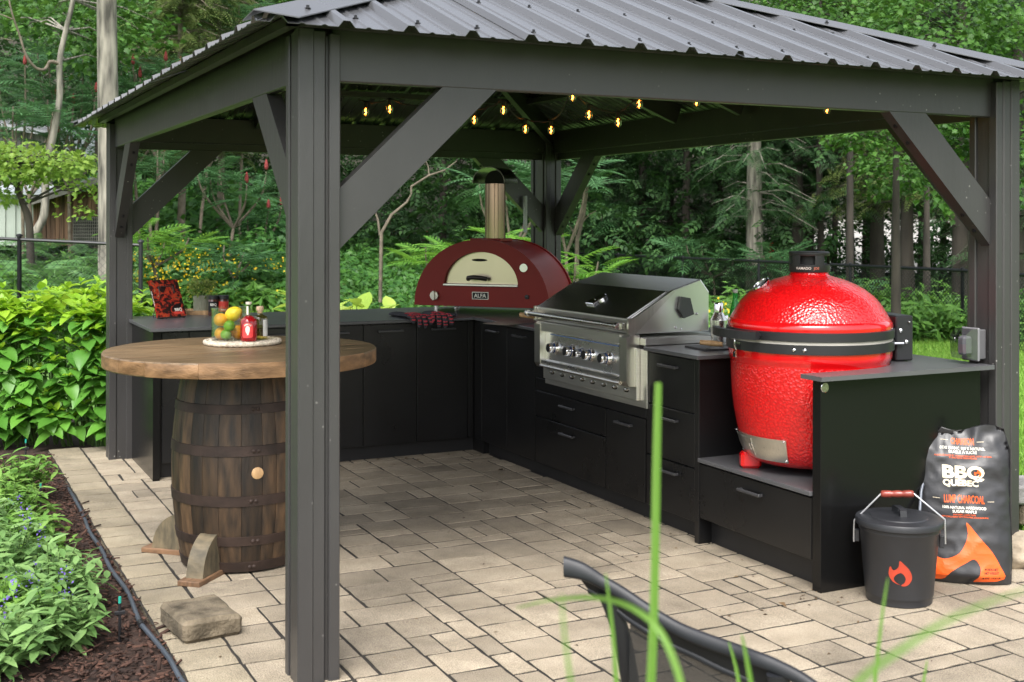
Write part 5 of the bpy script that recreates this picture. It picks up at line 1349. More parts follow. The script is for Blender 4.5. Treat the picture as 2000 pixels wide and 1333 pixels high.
# drip hose along the bed
hz = thing('irrigation_hose', 'black drip hose snaking along the edge of the mulch bed', 'hose', (-.36, 2, 0))
hp_ = [(-.345, 3.75, -.008), (-.350, 3.3, .004), (-.352, 2.9, -.004), (-.372, 2.5, .006), (-.366, 2.1, .008), (-.372, 1.75, .004), (-.362, 1.35, .010), (-.375, 1.0, .004), (-.385, .86, .018), (-.365, .72, .004), (-.352, .45, .008), (-.352, .2, .006), (-.33, -.2, .006), (-.36, -1, .006)]
MB().tube(smooth_path(hp_, 6), .0095, 8).build('hose_line', M('faded black hose', (.05, .06, .075), .5, var=.2), hz, True)
MB().lathe([(.013, -.02), (.014, .02)], 10, (-.385, .86, .018), axis='y').build('coupling', blackp, hz, True)

# leaf litter and grit on the paving
P, D = [], []
for _ in range(260):
    x, y = R.uniform(-.3, 3.3), R.uniform(-1.6, 3.6)
    if R.random() < .35: x, y = R.choice([(R.uniform(2.15, 2.36), R.uniform(.2, 3.5)), (R.uniform(.3, 2.3), R.uniform(3.45, 3.68)), (R.gauss(2.28, .10), R.gauss(.0, .08))])
    if x > 2.36 and y > 0: continue
    if (x - TX) ** 2 + (y - TY) ** 2 < .11: continue
    P.append((x, y, .003)); D.append((R.gauss(0, 1), R.gauss(0, 1), R.gauss(0, .1)))
P = np.array(P); o = scatter('leaf_litter', quadleaf(.45, .25, -.1), P, np.array(D), upn(len(P), .15), rng.uniform(.006, .022, len(P)) * (1 + (rng.uniform(size=len(P)) > .94) * 1.6), leafmat('dry litter', (.05, .025, .012), (.22, .15, .08), .1)); tag(o, 'tiny dry leaves and grit scattered on the paving', 'litter', kind='stuff')

# ================================================================== PLANTS
def rp(pts, r0, r1, parent, mat, name='trunk', seg=9, wob=.0):
    n = len(pts); return MB().tube(pts, [lerp(r0, r1, (i / (n - 1)) ** .8) for i in range(n)], seg).build(name, mat, parent, True, ang=80)
def blobs(c, r, n, sq=(1, 1, 1)):
    """random points in a lumpy ellipsoid shell"""
    v = unit(n); rad_ = rng.uniform(.35, 1, n) ** .5
    return np.array(c) + v * rad_[:, None] * np.array(r) * np.array(sq)
def clumped(c, r, nclump, per, cr):
    cc = blobs(c, r, nclump); p = np.repeat(cc, per, 0) + rng.normal(size=(nclump * per, 3)) * np.array([cr, cr, cr * .6]); out = p - np.repeat(cc, per, 0); return p, out
# ---- sumac
CONE_ME = MB().lathe([(.0, 0), (.028, .02), (.034, .06), (.028, .12), (.014, .17), (.0, .19)], 8).mesh('seed_cone', L_cone, True, 80)
def sumac(px, py, Z, h, label, bright=False, nst=3, spread=.6, cone=True, fl=.62, base=None, nf=9):
    """px, py: middle of the crown"""
    c = at(px, py, Z); gzv = gz(c.x, c.y); top = c.z + h * .18
    t = thing('sumac', label, 'sumac', (c.x, c.y, gzv), 0, 'sumacs along the fence')
    b0 = V(c.x + R.uniform(-.15, .15), c.y + R.uniform(-.15, .15), gzv - .1); fork = b0.lerp(V(c.x, c.y, top), .55); fork.x += R.uniform(-.08, .08)
    rp(smooth_path([b0, b0.lerp(fork, .5) + V(R.uniform(-.07, .07), R.uniform(-.07, .07), 0), fork], 4), .038, .026, t, barkt)
    pos, dd, nn, ss = [], [], [], []
    st = MB(); CONES = []
    for k in range(nst):
        a = 2 * PI * k / nst + R.uniform(-.5, .5); s = spread * R.uniform(.4, 1) * (0 if nst == 1 else 1)
        tip = V(c.x + s * math.cos(a), c.y + s * math.sin(a), c.z + R.uniform(-.25, .3) * h)
        st.tube(smooth_path([fork, fork.lerp(tip, .55) + V(.25 * s * math.cos(a), .25 * s * math.sin(a), 0), tip], 4), [lerp(.024, .012, i / 8) for i in range(9)], 6)
        for i in range(nf):
            b = 2 * PI * i / nf * 1.0 + R.uniform(-.3, .3); el = R.uniform(-.15, .75)
            pos.append(tip - V(0, 0, R.uniform(0, .28))); dd.append((math.cos(b) * math.cos(el), math.sin(b) * math.cos(el), math.sin(el))); nn.append((R.gauss(0, .15), R.gauss(0, .15), 1)); ss.append(fl * R.uniform(.7, 1.1))
        if cone and R.random() < .42: CONES.append(tip + V(0, 0, .02))
    st.build('stem', barkt, t, True, ang=80)
    scatter('crown', FROND, np.array(pos), np.array(dd), np.array(nn), np.array(ss), L_sumacb if bright else L_sumac, t)
    for q in CONES: inst(CONE_ME, 'seed_cone', t, q)
S = [(30, 165, 21, .9, 'sumac with red seed cones at the far upper left, left of the crooked trunk', 0, 5, .9, 1),
     (75, 235, 19.5, .8, 'sumac with red cones above the lime maple sapling', 0, 5, .8, 1),
     (150, 120, 22, 1., 'sumac between the crooked trunk and the thick pale trunk', 0, 6, .9, 1),
     (150, 215, 20.5, .8, 'sumac with a cluster of red cones, low beside the thick pale trunk', 0, 5, .7, 1),
     (262, 150, 22, .8, 'sumac just right of the thick pale trunk, above the roof edge', 0, 5, .8, 1),
     (312, 140, 21, .8, 'sumac with upright red cones above the left eave', 0, 5, .7, 1),
     (478, 40, 24, .9, 'sumac with red cones touching the near roof corner', 0, 5, .9, 1),
     (400, 150, 22, .7, 'dull sumac above the middle of the left eave', 0, 4, .7, 1),
     (448, 345, 20, .75, 'forked sumac with one red cone seen under the left beam', 0, 5, .75, 1),
     (285, 320, 20, .7, 'sumac with a red cone behind the far left brace', 0, 4, .7, 1),
     (305, 455, 17.5, .5, 'bright young sumac above the cookbook', 1, 4, .5, 0),
     (470, 500, 17.5, .5, 'low sumac with spreading fronds above the citrus jar', 0, 4, .55, 0),
     (520, 425, 21, .7, 'small dark sumac beside the near post, left of it', 0, 4, .6, 1),
     (700, 452, 36, 1.3, 'sumac close behind the front brace, right of the near post', 0, 4, .7, 0),
     (790, 452, 36, 1.1, 'shaded sumac with a brown cone left of the oven', 0, 4, .6, 1),
     (868, 478, 18, .55, 'bright sumac fronds rising just behind the oven arch', 1, 5, .6, 0),
     (985, 470, 17, .45, 'yellow-green sumac beside the oven flue', 1, 3, .4, 0),
     (1005, 350, 18, .6, 'pale sumac high beside the back post', 0, 5, .55, 0),
     (1105, 350, 19, .6, 'pale sumac right of the back post under the beam', 0, 4, .5, 0),
     (1185, 430, 31, .9, 'sumac with brown cones in front of the dark hemlocks', 0, 5, .6, 1),
     (1120, 520, 17, .5, 'low sumac right behind the oven, at the fence', 1, 4, .5, 0),
     (1265, 480, 30.5, 1.1, 'broad shaded sumac behind the grill hood', 0, 5, .8, 0),
     (1390, 505, 28, 1.1, 'sumac with long fronds left of the speckled trunk', 0, 6, .8, 0),
     (1515, 515, 26, .7, 'small sumac between the speckled trunk and the kamado cap', 0, 4, .5, 0),
     (1640, 552, 24.5, .8, 'low sumac behind the kamado dome', 0, 5, .7, 0)]
for px, py, Z, h, lb, br, n_, sp, co in S: sumac(px, py, Z, h, lb, bool(br), n_, sp * max(1, Z / 21), bool(co), (.62 if not br else .55) * max(1, Z / 21), None, 10 if R.random() < .5 else 12)

# ---- hemlocks: trunk, branches, flat sprays
def hemlock(px, Z, h, r0, label, spr=1.6, n=900, zmin=1.6, mat=None, bark=barkd, lean=0., grp='hemlocks in the wood', ssz=.30, az=None, frac=1.):
    b = at(px, 434, Z); g = gz(b.x, b.y) - .1; t = thing('hemlock', label, 'hemlock', (b.x, b.y, g), 0, grp)
    top = V(b.x + lean, b.y, g + h)
    rp([V(b.x, b.y, g).lerp(top, k / 6) + V(R.uniform(-.04, .04), R.uniform(-.04, .04), 0) for k in range(7)], r0, r0 * .35, t, bark, seg=12)
    nb = max(8, int(n / 9)); pos, dd, ss = [], [], []; bm2 = MB()
    for k in range(nb):
        z = R.uniform(zmin, min(h * .95, 2.8 + .1825 * Z)); a = R.uniform(0, 2 * PI) if az is None else R.gauss(az, .9); f = 1 - (z / h) * .55; ln = spr * f * R.uniform(.6, 1.15)
        ln *= max(1, Z / 26); o = V(b.x + lean * z / h, b.y, g + z); dv = V(math.cos(a), math.sin(a), 0); tip = o + dv * ln + V(0, 0, -.22 * ln + R.uniform(-.2, .3))
        mid = o.lerp(tip, .5) + V(0, 0, .12 * ln); bm2.tube([o, mid, tip], [.022, .013, .005], 4, False)
        for j in range(18):
            q = R.uniform(.15, 1.02); p_ = o.lerp(mid, q * 2) if q < .5 else mid.lerp(tip, (q - .5) * 2)
            sa = a + R.choice((-1, 1)) * R.uniform(.2, 1.0); pos.append(p_ + V(R.gauss(0, .06), R.gauss(0, .06), R.gauss(0, .07))); dd.append((math.cos(sa), math.sin(sa), R.uniform(-.75, -.05))); ss.append(ssz * max(1, Z / 26) * R.uniform(.6, 1.2))
    tag(bm2.build('branch_wood', bark, t, True, ang=80), kind='stuff')
    scatter('crown', SPRAY, np.array(pos), np.array(dd), upn(len(pos), .35), np.array(ss), mat or L_hem, t)
HM = [(1472, 27, 11, .215, 'hemlock with a thick pale speckled trunk left of the kamado', 1.5, 700, 2.2, None, barkg),
      (1560, 29, 10, .16, 'dark hemlock trunk just left of the kamado cap', 1.7, 900, 2.3, None, barkd),
      (1602, 28, 10, .095, 'thin straight hemlock trunk above the kamado cap', 1.4, 500, 2.2, None, barkd),
      (1660, 30, 10, .13, 'hemlock trunk in front of the pale clearing, right of the kamado cap', 1.9, 900, 2.6, L_hemy, barkd),
      (1715, 28, 11, .19, 'stout hemlock trunk between the kamado and the right brace', 1.8, 900, 2.6, L_hemy, barkd),
      (1772, 25, 10, .16, 'leaning rough hemlock trunk beside the right brace', 1.6, 900, 2.3, L_hemy, barkd),
      (1880, 24, 9, .2, 'black hemlock trunk right next to the right post', 1.6, 800, 1.9, None, barkd),
      (1215, 36, 10, .14, 'dense dark hemlock above the grill hood', 2.2, 1500, .9, None, barkd),
      (1310, 34, 10, .14, 'dark hemlock with drooping sprays right above the hood', 2.1, 1500, .9, None, barkd),
      (1405, 33, 11, .15, 'dark hemlock behind the speckled trunk', 2.1, 1500, 1.2, None, barkd),
      (1120, 38, 11, .15, 'dark hemlock behind the back post', 2.2, 1300, 1.0, None, barkd),
      (930, 38, 10, .15, 'dark hemlock behind the oven flue', 2.0, 1100, 1.6, None, barkd),
      (1900, 30, 13, .2, 'tall dark hemlock at the upper right above the roof', 2.6, 1500, 3.0, None, barkd),
      (1985, 24, 11, .18, 'dark hemlock at the right edge beyond the right post', 2.2, 1300, 1.2, None, barkd),
      (355, 23, 8, .09, 'olive yellow hemlock with bare twigs above the left eave', 1.7, 1500, 2.6, L_hemy, barkt),
      (430, 25, 8.5, .09, 'olive hemlock left of the near roof corner', 1.6, 1100, 3.0, L_hemy, barkt)]
for px, Z, h, r0, lb, sp, n_, zm, mt, bk_ in HM: hemlock(px, Z, h, r0, lb, sp, n_, zm, mt, bk_)

# ---- broadleaf trees
def maple(pts, r0, crowns, label, leaf=LOBED, mat=None, ls=.11, bark=barkg, name='maple_tree', cat='tree', grp=None, tp=.45):
    p0 = pts[0]; t = thing(name, label, cat, p0, 0, grp); rp(smooth_path(pts, 4), r0, r0 * tp, t, bark, seg=14)
    bm2 = MB(); P, D = [], []
    for (c, r, ncl, per) in crowns:
        cc = blobs(c, r, ncl)
        for q in cc:
            q = Vector(q); s = min(pts, key=lambda w: (Vector(w) - q).length); s = Vector(s); mid = s.lerp(q, .55) + V(0, 0, .1)
            if R.random() < .45: bm2.tube([s, mid, q], [.02, .012, .004], 4, False)
        p = np.repeat(cc, per, 0) + rng.normal(size=(len(cc) * per, 3)) * np.array([.22, .22, .10]) * (np.mean(r) / .9 * .5 + .5); P.append(p); D.append(p - np.array(c))
    P = np.concatenate(P); D = np.concatenate(D); D = D / (np.linalg.norm(D, axis=1, keepdims=True) + 1e-6) + rng.normal(size=D.shape) * .6; D[:, 2] -= .35
    if bm2.v: bm2.build('limb', bark, t, True, ang=80)
    scatter('crown', leaf, P, D, upn(len(P), .55), ls * rng.uniform(.65, 1.2, len(P)), mat or L_maple, t)
    return t
A = at
gzp = lambda p, e=.1: V(p.x, p.y, gz(p.x, p.y) - e)
# thick pale trunk at the left
Zt = 14.5
maple([gzp(A(213, 560, Zt)), A(213, 560, Zt), A(212, 300, Zt), A(209, 100, Zt), A(208, -60, Zt), A(215, -300, Zt)], .135, [(A(215, -420, Zt), (2.2, 2.2, .8), 60, 16)], 'tall tree with a thick pale grey trunk behind the left post', ls=.14, tp=.8)
# crooked thin trunk
Zt = 19
maple([gzp(A(60, 480, Zt)), A(66, 470, Zt), A(86, 420, Zt), A(90, 330, Zt), A(104, 265, Zt), A(116, 190, Zt), A(116, 120, Zt), A(128, 60, Zt), A(142, 0, Zt), A(150, -80, Zt)], .075, [(A(190, 60, Zt + 1.5), (1.1, 1.0, .7), 40, 26), (A(60, 20, Zt + 2), (.8, .8, .4), 16, 20)], 'crooked thin tree with a bent grey trunk at the upper left', ls=.12, mat=L_maple)
bt = thing('dead_branch', 'bare grey hooked branch hanging left of the crooked trunk', 'branch', A(112, 123, 18.9))
MB().tube(smooth_path([A(112, 124, 18.9), A(98, 121, 18.8), A(92, 130, 18.8), A(84, 137, 18.7), A(68, 132, 18.6), A(50, 108, 18.5), A(38, 70, 18.5), A(24, 30, 18.4), A(15, -8, 18.4)], 4), [.034 - .0007 * i for i in range(33)], 6).tube([A(24, 38, 18.4), A(5, 30, 18.3), A(-8, 26, 18.3)], [.014, .01, .005], 5).tube([A(24, 80, 18.4), A(0, 74, 18.3)], [.012, .005], 5).build('branch_wood', barkt, bt, True, ang=80)
# lime sapling in front of the sheds
Zt = 16
maple([gzp(A(62, 470, Zt)), A(58, 450, Zt), A(45, 400, Zt), A(34, 365, Zt), A(40, 320, Zt)], .06, [(A(45, 318, Zt), (.62, .6, .20), 40, 34), (A(125, 325, Zt - .3), (.40, .5, .12), 22, 24), (A(0, 375, Zt), (.2, .3, .12), 8, 16), (A(150, 412, Zt - .3), (.16, .2, .04), 5, 9), (A(175, 365, Zt - .3), (.2, .2, .07), 7, 12)], 'lime green maple sapling in front of the brown shed', mat=L_lime, ls=.078, bark=barkd)
# maples at the right
for px, py, Z, r, ncl, per, lb in ((1840, 60, 17, (1.3, 1.2, .7), 80, 52, 'maple with bright leaves above the right end of the roof'), (1600, 20, 22, (1.4, 1.2, .5), 56, 48, 'maple with bright leaves over the roof hip, upper right'),
                                  (1900, 310, 15, (.62, .6, .65), 42, 46, 'maple foliage in the triangle right of the right brace'), (1690, 268, 17, (.45, .5, .18), 14, 30, 'maple twig with pale leaves hanging under the right beam'),
                                  (1750, 330, 21, (.6, .6, .5), 26, 40, 'maple foliage left of the right brace'), (130, 60, 26, (1.6, 1.2, .8), 60, 44, 'broadleaf tree at the upper left, behind the crooked trunk'), (260, 20, 27, (1.4, 1.2, .8), 50, 44, 'broadleaf tree behind the thick pale trunk'), (530, 20, 28, (1.3, 1.2, .6), 44, 44, 'broadleaf tree behind the near roof corner')):
    c = A(px, py, Z); far = A(px + 60, py, Z + 1.5)
    maple([gzp(far), V(far.x, far.y, c.z * .5), V(far.x, far.y, c.z)], .09, [(c, r, ncl, per)], lb, ls=.088, bark=barkd, grp='broadleaf trees around the lawn')
# bare forked branches in the dark wood
Zt = 19.5
dbr = thing('dead_sapling', 'bare pale forked sapling in the dark gap left of the oven', 'sapling', gzp(A(742, 470, Zt)))
MB().tube([gzp(A(742, 475, Zt)), A(745, 455, Zt), A(765, 420, Zt), A(795, 395, Zt), A(803, 380, Zt)], [.034, .03, .026, .02, .012], 6).tube([A(803, 365, Zt), A(838, 343, Zt), A(868, 333, Zt), A(892, 315, Zt)], [.020, .018, .014, .007], 6).tube([A(838, 343, Zt), A(836, 325, Zt), A(830, 312, Zt)], [.012, .01, .006], 5).tube([A(803, 380, Zt), A(803, 365, Zt)], [.016, .018], 6).tube([A(742, 460, Zt), A(738, 430, Zt), A(730, 405, Zt)], [.022, .018, .01], 6).build('branch_wood', barkt, dbr, True, ang=80)
dbr = thing('dead_sapling', 'bare forked sapling right of the back post', 'sapling', gzp(A(1126, 490, Zt)))
MB().tube([gzp(A(1126, 500, Zt)), A(1127, 470, Zt), A(1140, 420, Zt), A(1148, 360, Zt), A(1152, 320, Zt)], [.04, .035, .028, .02, .012], 6).tube([A(1128, 465, Zt), A(1117, 450, Zt), A(1112, 440, Zt)], [.018, .014, .006], 5).tube([A(1133, 440, Zt), A(1150, 420, Zt), A(1165, 412, Zt)], [.014, .01, .005], 5).tube([A(1152, 330, Zt), A(1158, 318, Zt)], [.014, .008], 5).build('branch_wood', barkt, dbr, True, ang=80)

# ---- the wood behind: one mass
def wood():
    N = 1500; per = 29; P = []
    k = 0
    while k < N:
        Z = R.uniform(27, 46); px = R.uniform(-420, 2420); c = A(px, 434, Z); z = R.uniform(.2, 2.6 + .1825 * Z)
        pyc = HOR - FPX * (z - EYE) / Z
        if 1575 < px < 1915 and pyc > 408: 
            k += 0
            if R.random() < .45: 
                k += 1; continue
        P.append((c.x, c.y, z)); k += 1
    P = np.array(P); p = np.repeat(P, per, 0) + rng.normal(size=(len(P) * per, 3)) * np.array([.75, .75, .40])
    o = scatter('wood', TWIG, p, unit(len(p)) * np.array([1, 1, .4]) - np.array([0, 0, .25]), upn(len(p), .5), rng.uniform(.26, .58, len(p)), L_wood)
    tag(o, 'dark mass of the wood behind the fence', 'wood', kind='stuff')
wood()
# slim dark trunks far back in the wood
for px, Z, r, wh in ((1335, 31, .12, 'above the right end of the grill hood'), (1530, 32, .15, 'just right of the speckled trunk'), (1575, 34, .2, 'directly behind the kamado cap'), (1628, 36, .1, 'at the left end of the pale clearing'), (1690, 38, .14, 'in the left half of the pale clearing'), (1745, 36, .12, 'in the middle of the pale clearing'), (1800, 40, .16, 'in the right half of the pale clearing'), (1840, 33, .1, 'at the right end of the pale clearing'), (860, 33, .14, 'above the left shoulder of the oven'), (560, 32, .12, 'behind the near post'), (1250, 34, .14, 'above the middle of the grill hood')):
    b = A(px, 434, Z); tt = thing('forest_tree', 'slim dark trunk back in the wood, ' + wh, 'tree', (b.x, b.y, gz(b.x, b.y)), 0, 'dark trunks in the wood')
    rp([V(b.x, b.y, -.5), V(b.x + .1, b.y, 3), V(b.x + R.uniform(-.3, .3), b.y, 11)], r, r * .6, tt, barkd)
    p, o_ = clumped((b.x, b.y, 9), (1.5, 1.5, 2), 14, 10, .5); scatter('crown', TWIG, p, o_ + rng.normal(size=o_.shape) * .3, upn(len(p)), rng.uniform(.4, .8, len(p)), L_wood, tt)
rr_ = A(1507, 487, 30); m = MB().box(-.06, .06, -.03, .03, -.22, .16, .01, T=Matrix.Translation(rr_)); o = m.build('red_marker', M('red cloth', (.55, .02, .03), .8)); tag(o, 'small red object glimpsed among the dark trunks left of the kamado cap', 'marker')

# ---- sheds at the left
sh = A(135, 420, 21); shed = thing('brown_shed', 'old brown board shed with a wire window and sloping roof', 'shed', gzp(sh, 0))
def board_wall(par, name, px0, px1, pytop0, pytop1, pybot, Z, n, mat):
    for i in range(n):
        u0, u1 = lerp(px0, px1, i / n), lerp(px0, px1, (i + 1) / n); q0 = lerp(pytop0, pytop1, i / n); q1 = lerp(pytop0, pytop1, (i + 1) / n)
        a, b, c, d = A(u0 + .5, pybot, Z), A(u1 - .5, pybot, Z), A(u1 - .5, q1, Z), A(u0 + .5, q0, Z); dz = FWD * (.05 + R.uniform(0, .012)); f_ = FWD * R.uniform(0, .012)
        vs = [p + f_ for p in (a, b, c, d)] + [p + f_ + dz for p in (a, b, c, d)]
        o = MB().add(vs, [(0, 1, 2, 3), (7, 6, 5, 4), (0, 4, 5, 1), (1, 5, 6, 2), (2, 6, 7, 3), (3, 7, 4, 0)]).build(name, mat, par); fix_normals(o)
board_wall(shed, 'board', 64, 142, 399, 371, 480, 21, 9, shedm); board_wall(shed, 'board', 142, 206, 371, 350, 424, 21, 7, shedm); board_wall(shed, 'board', 198, 206, 424, 424, 480, 21, 1, shedm)
a, b = A(142, 424, 21.02), A(198, 480, 21.02)
wm_ = MB()
for i in range(15): u = 143 + i * 3.8; wm_.tube([A(u, 424, 21.0), A(u, 480, 21.0)], .006, 4)
for i in range(9): v = 426 + i * 6.4; wm_.tube([A(142, v, 21.0), A(198, v, 21.0)], .005, 4)
wm_.build('window_wire', M('rusty wire', (.20, .19, .17), .7), shed)
q = [A(142, 424, 21.4), A(198, 424, 21.4), A(198, 482, 21.4), A(142, 482, 21.4)]; MB().add(q, [(0, 1, 2, 3)]).build('window_back', dark, shed)
rf = [A(50, 394, 20.6), A(215, 342, 20.6), A(215, 335, 23.5), A(50, 387, 23.5)]; vs = rf + [p - V(0, 0, .09) for p in rf]
fix_normals(MB().add(vs, [(0, 1, 2, 3), (7, 6, 5, 4), (0, 4, 5, 1), (1, 5, 6, 2), (2, 6, 7, 3), (3, 7, 4, 0)]).build('roof', M('grey weathered roof', (.19, .18, .16), .9, var=.3, scale=5), shed))
sh2 = thing('metal_shed', 'pale grey-green corrugated metal shed left of the brown shed', 'shed', gzp(A(20, 420, 22.5), 0))
pm2 = M('pale corrugated wall', (.36, .40, .36), .6, var=.12, scale=2)
for i in range(13):
    u0, u1 = -60 + i * 10, -60 + (i + 1) * 10; f_ = FWD * (.03 if i % 2 else 0); vs = [A(u0, 480, 22.5) + f_, A(u1, 480, 22.5) + f_, A(u1, 376, 22.5) + f_, A(u0, 376, 22.5) + f_]; vs += [p + FWD * .06 for p in vs]
    fix_normals(MB().add(vs, [(0, 1, 2, 3), (7, 6, 5, 4), (0, 4, 5, 1), (1, 5, 6, 2), (2, 6, 7, 3), (3, 7, 4, 0)]).build('wall_panel', pm2, sh2))
rf = [A(-70, 376, 22.3), A(105, 374, 22.3), A(105, 362, 25), A(-70, 362, 25)]; vs = rf + [p - V(0, 0, .06) for p in rf]
fix_normals(MB().add(vs, [(0, 1, 2, 3), (7, 6, 5, 4), (0, 4, 5, 1), (1, 5, 6, 2), (2, 6, 7, 3), (3, 7, 4, 0)]).build('roof', M('pale sheet roof', (.40, .44, .46), .5, var=.1), sh2))
sh3 = thing('plank_barn', 'grey plank building half hidden behind the sumacs at the left', 'barn', gzp(A(50, 300, 27), 0))
board_wall(sh3, 'plank', -80, 102, 232, 262, 395, 27, 15, woodmat('grey planks', (.13, .125, .125), (.22, .21, .20), (6, 6, .5), .9, .25, 3))
rf = [A(-90, 226, 26.7), A(112, 260, 26.7), A(112, 248, 30), A(-90, 214, 30)]; vs = rf + [p - V(0, 0, .1) for p in rf]
fix_normals(MB().add(vs, [(0, 1, 2, 3), (7, 6, 5, 4), (0, 4, 5, 1), (1, 5, 6, 2), (2, 6, 7, 3), (3, 7, 4, 0)]).build('roof', M('old tin roof', (.32, .33, .35), .6, var=.2), sh3))
sh4 = MB().box(-1.2, 1.2, -.2, 1.5, -.6, .25, .02, T=Matrix.Translation(A(140, 262, 30)) @ Matrix.Rotation(yaw, 4, 'Z')).build('tin_roof', M('pale blue tin', (.42, .47, .52), .5, var=.15)); tag(sh4, 'pale bluish tin roof glimpsed right of the crooked trunk', 'roof')

# ---- chain-link fence
fm = M('black vinyl fence', (.010, .011, .013), .4)
def fence(pts, hts, label, step=2.4, wr=.0050):
    t = thing('chain_link_fence', label, 'fence', pts[0], 0, 'chain-link fences')
    rail = [V(p.x, p.y, h) for p, h in zip(pts, hts)]
    MB().tube(rail, .030 if wr > .003 else .017, 8).build('top_rail', fm, t, True)
    wires = MB()
    for (p, h0), (q, h1) in zip(zip(pts[:-1], hts[:-1]), zip(pts[1:], hts[1:])):
        p2, q2 = V(p.x, p.y, 0), V(q.x, q.y, 0); ln = (q2 - p2).length; n = max(1, round(ln / step))
        for i in range(n + 1):
            c = p2.lerp(q2, i / n); h = lerp(h0, h1, i / n); g = gz(c.x, c.y); MB().tube([(c.x, c.y, g - .1), (c.x, c.y, h + .03)], .030 if wr > .003 else .022, 8).lathe([(.034, h + .03), (.03, h + .05), (0, h + .06)], 8, (c.x, c.y, 0)).build('fence_post', fm, t, True)
        g0, g1 = gz(p.x, p.y), gz(q.x, q.y); H = max(.9, h0 - g0); k = int(ln / .075); dvec = (q2 - p2) / ln
        for i in range(-int(H / .075), k):
            for sg in (1, -1):
                s0, s1 = i * .075, i * .075 + H
                a0, a1 = max(0, s0), min(ln, s1)
                if a1 - a0 < .03: continue
                za, zb2 = (a0 - s0) / H, (a1 - s0) / H
                if sg < 0: za, zb2 = 1 - za, 1 - zb2
                A0 = p2 + dvec * a0; A1 = p2 + dvec * a1; A0.z = lerp(g0, h0, za); A1.z = lerp(g0, h0, zb2)
                A0.z += (lerp(h0, h1, a0 / ln) - h0) * za; A1.z += (lerp(h0, h1, a1 / ln) - h0) * zb2
                wires.tube([A0, A1], wr, 3, False)
    tag(wires.build('chain_link', fm, t), kind='stuff')
def fl_(px, Z): return A(px, 434, Z)
fence([fl_(2060, 17.8), fl_(1880, 20.3), fl_(1100, 31.7), fl_(900, 34), fl_(640, 33)], [.81, .81, .81, .88, .93], 'black chain-link fence running back along the right side of the lawn')
fence([fl_(-60, 12.2), fl_(38, 12.2), fl_(275, 12.2)], [1.45, 1.425, 1.37], 'black chain-link fence behind the lime hydrangea at the left', 2.4, .0019)
fence([fl_(509, 22.5), fl_(590, 31)], [.87, .82], 'short length of black fence sloping away behind the near post')
# ---- ground cover, weeds and flowers along the fence
def cover(name, label, boxes, leaf, mat, size, cat='ground cover', hfun=None):
    P = []
    for (px0, px1, Za, Zb, h, n) in boxes:
        for _ in range(n):
            Z = R.uniform(Za, Zb); p = A(R.uniform(px0, px1), 434, Z); hh = h * (.6 + .4 * mn.noise(V(p.x * .7, p.y * .7, 1.)) + .35 * mn.noise(V(p.x * 1.9, p.y * 1.9, 4.))); P.append((p.x, p.y, gz(p.x, p.y) + max(.03, hh) * R.random() ** .55))
    P = np.array(P); d = rng.normal(size=P.shape); d[:, 2] = d[:, 2] * .4 - .1; n = upn(len(P), .55); n -= np.array([FWD.x, FWD.y, 0]) * .6
    o = scatter(name, leaf, P, d, n, size * rng.uniform(.6, 1.3, len(P)), mat); return tag(o, label, cat, kind='stuff')
cover('ground_cover', 'dense green ground cover on the bank behind the counter', [(235, 600, 19, 26, 1.25, 9000), (235, 560, 17.5, 20, .65, 5200), (640, 860, 20, 31, .85, 4200), (640, 860, 17.5, 20, .5, 1800)], Q, L_ivy, .15)
cover('weeds', 'tangled weeds along the foot of the fence', [(235, 560, 17, 19, .6, 2600), (1040, 1420, 18, 26, .75, 3600), (1420, 2040, 20.3, 23.5, 1.0, 6200), (1600, 2040, 19.8, 21, .8, 3200), (-80, 215, 13.2, 19, .95, 5000)], foldleaf(.3, .1, .3, 2), L_weed, .20, 'weeds')
cover('shaded_ivy', 'dark broad leaves on the shaded bank under the trees', [(235, 620, 24, 29, 2.6, 4000), (640, 1000, 31, 36, 1.3, 1600), (1040, 1480, 30, 36, 1.6, 1800)], LOBED, L_ivy, .22, 'ivy')
P, D = [], []
for _ in range(230):
    Z = R.uniform(12.8, 19); p = A(R.uniform(-60, 205), 434, Z); P.append((p.x, p.y, gz(p.x, p.y) + R.uniform(.1, .95))); a = R.uniform(0, 2 * PI); D.append((math.cos(a), math.sin(a), R.uniform(.0, .7)))
o = scatter('fern_patch', FERN, np.array(P), np.array(D), upn(len(P), .3), rng.uniform(.4, .75, len(P)), L_fern); tag(o, 'soft green ferns behind the hydrangea hedge', 'ferns', kind='stuff')
P = []
for _ in range(420):
    p = A(R.choice([R.uniform(250, 420), R.uniform(250, 555), R.uniform(1395, 1470)]), 434, R.uniform(17, 18.6)); cpx = (R.gauss(0, .05), R.gauss(0, .05)); z = R.uniform(.25, .85) if R.random() < .8 else R.uniform(.1, .3)
    for _ in range(2): P.append((p.x + cpx[0] + R.gauss(0, .02), p.y + cpx[1] + R.gauss(0, .02), gz(p.x, p.y) + z + R.gauss(0, .03)))
P = np.array(P); o = scatter('yellow_flowers', quadleaf(.8, .1, .1), P, unit(len(P)), np.array([[-FWD.x, -FWD.y, .5]] * len(P)) + rng.normal(size=P.shape) * .4, rng.uniform(.028, .05, len(P)), L_yel); tag(o, 'scattered small yellow wildflowers on the weedy bank', 'flowers', kind='stuff')
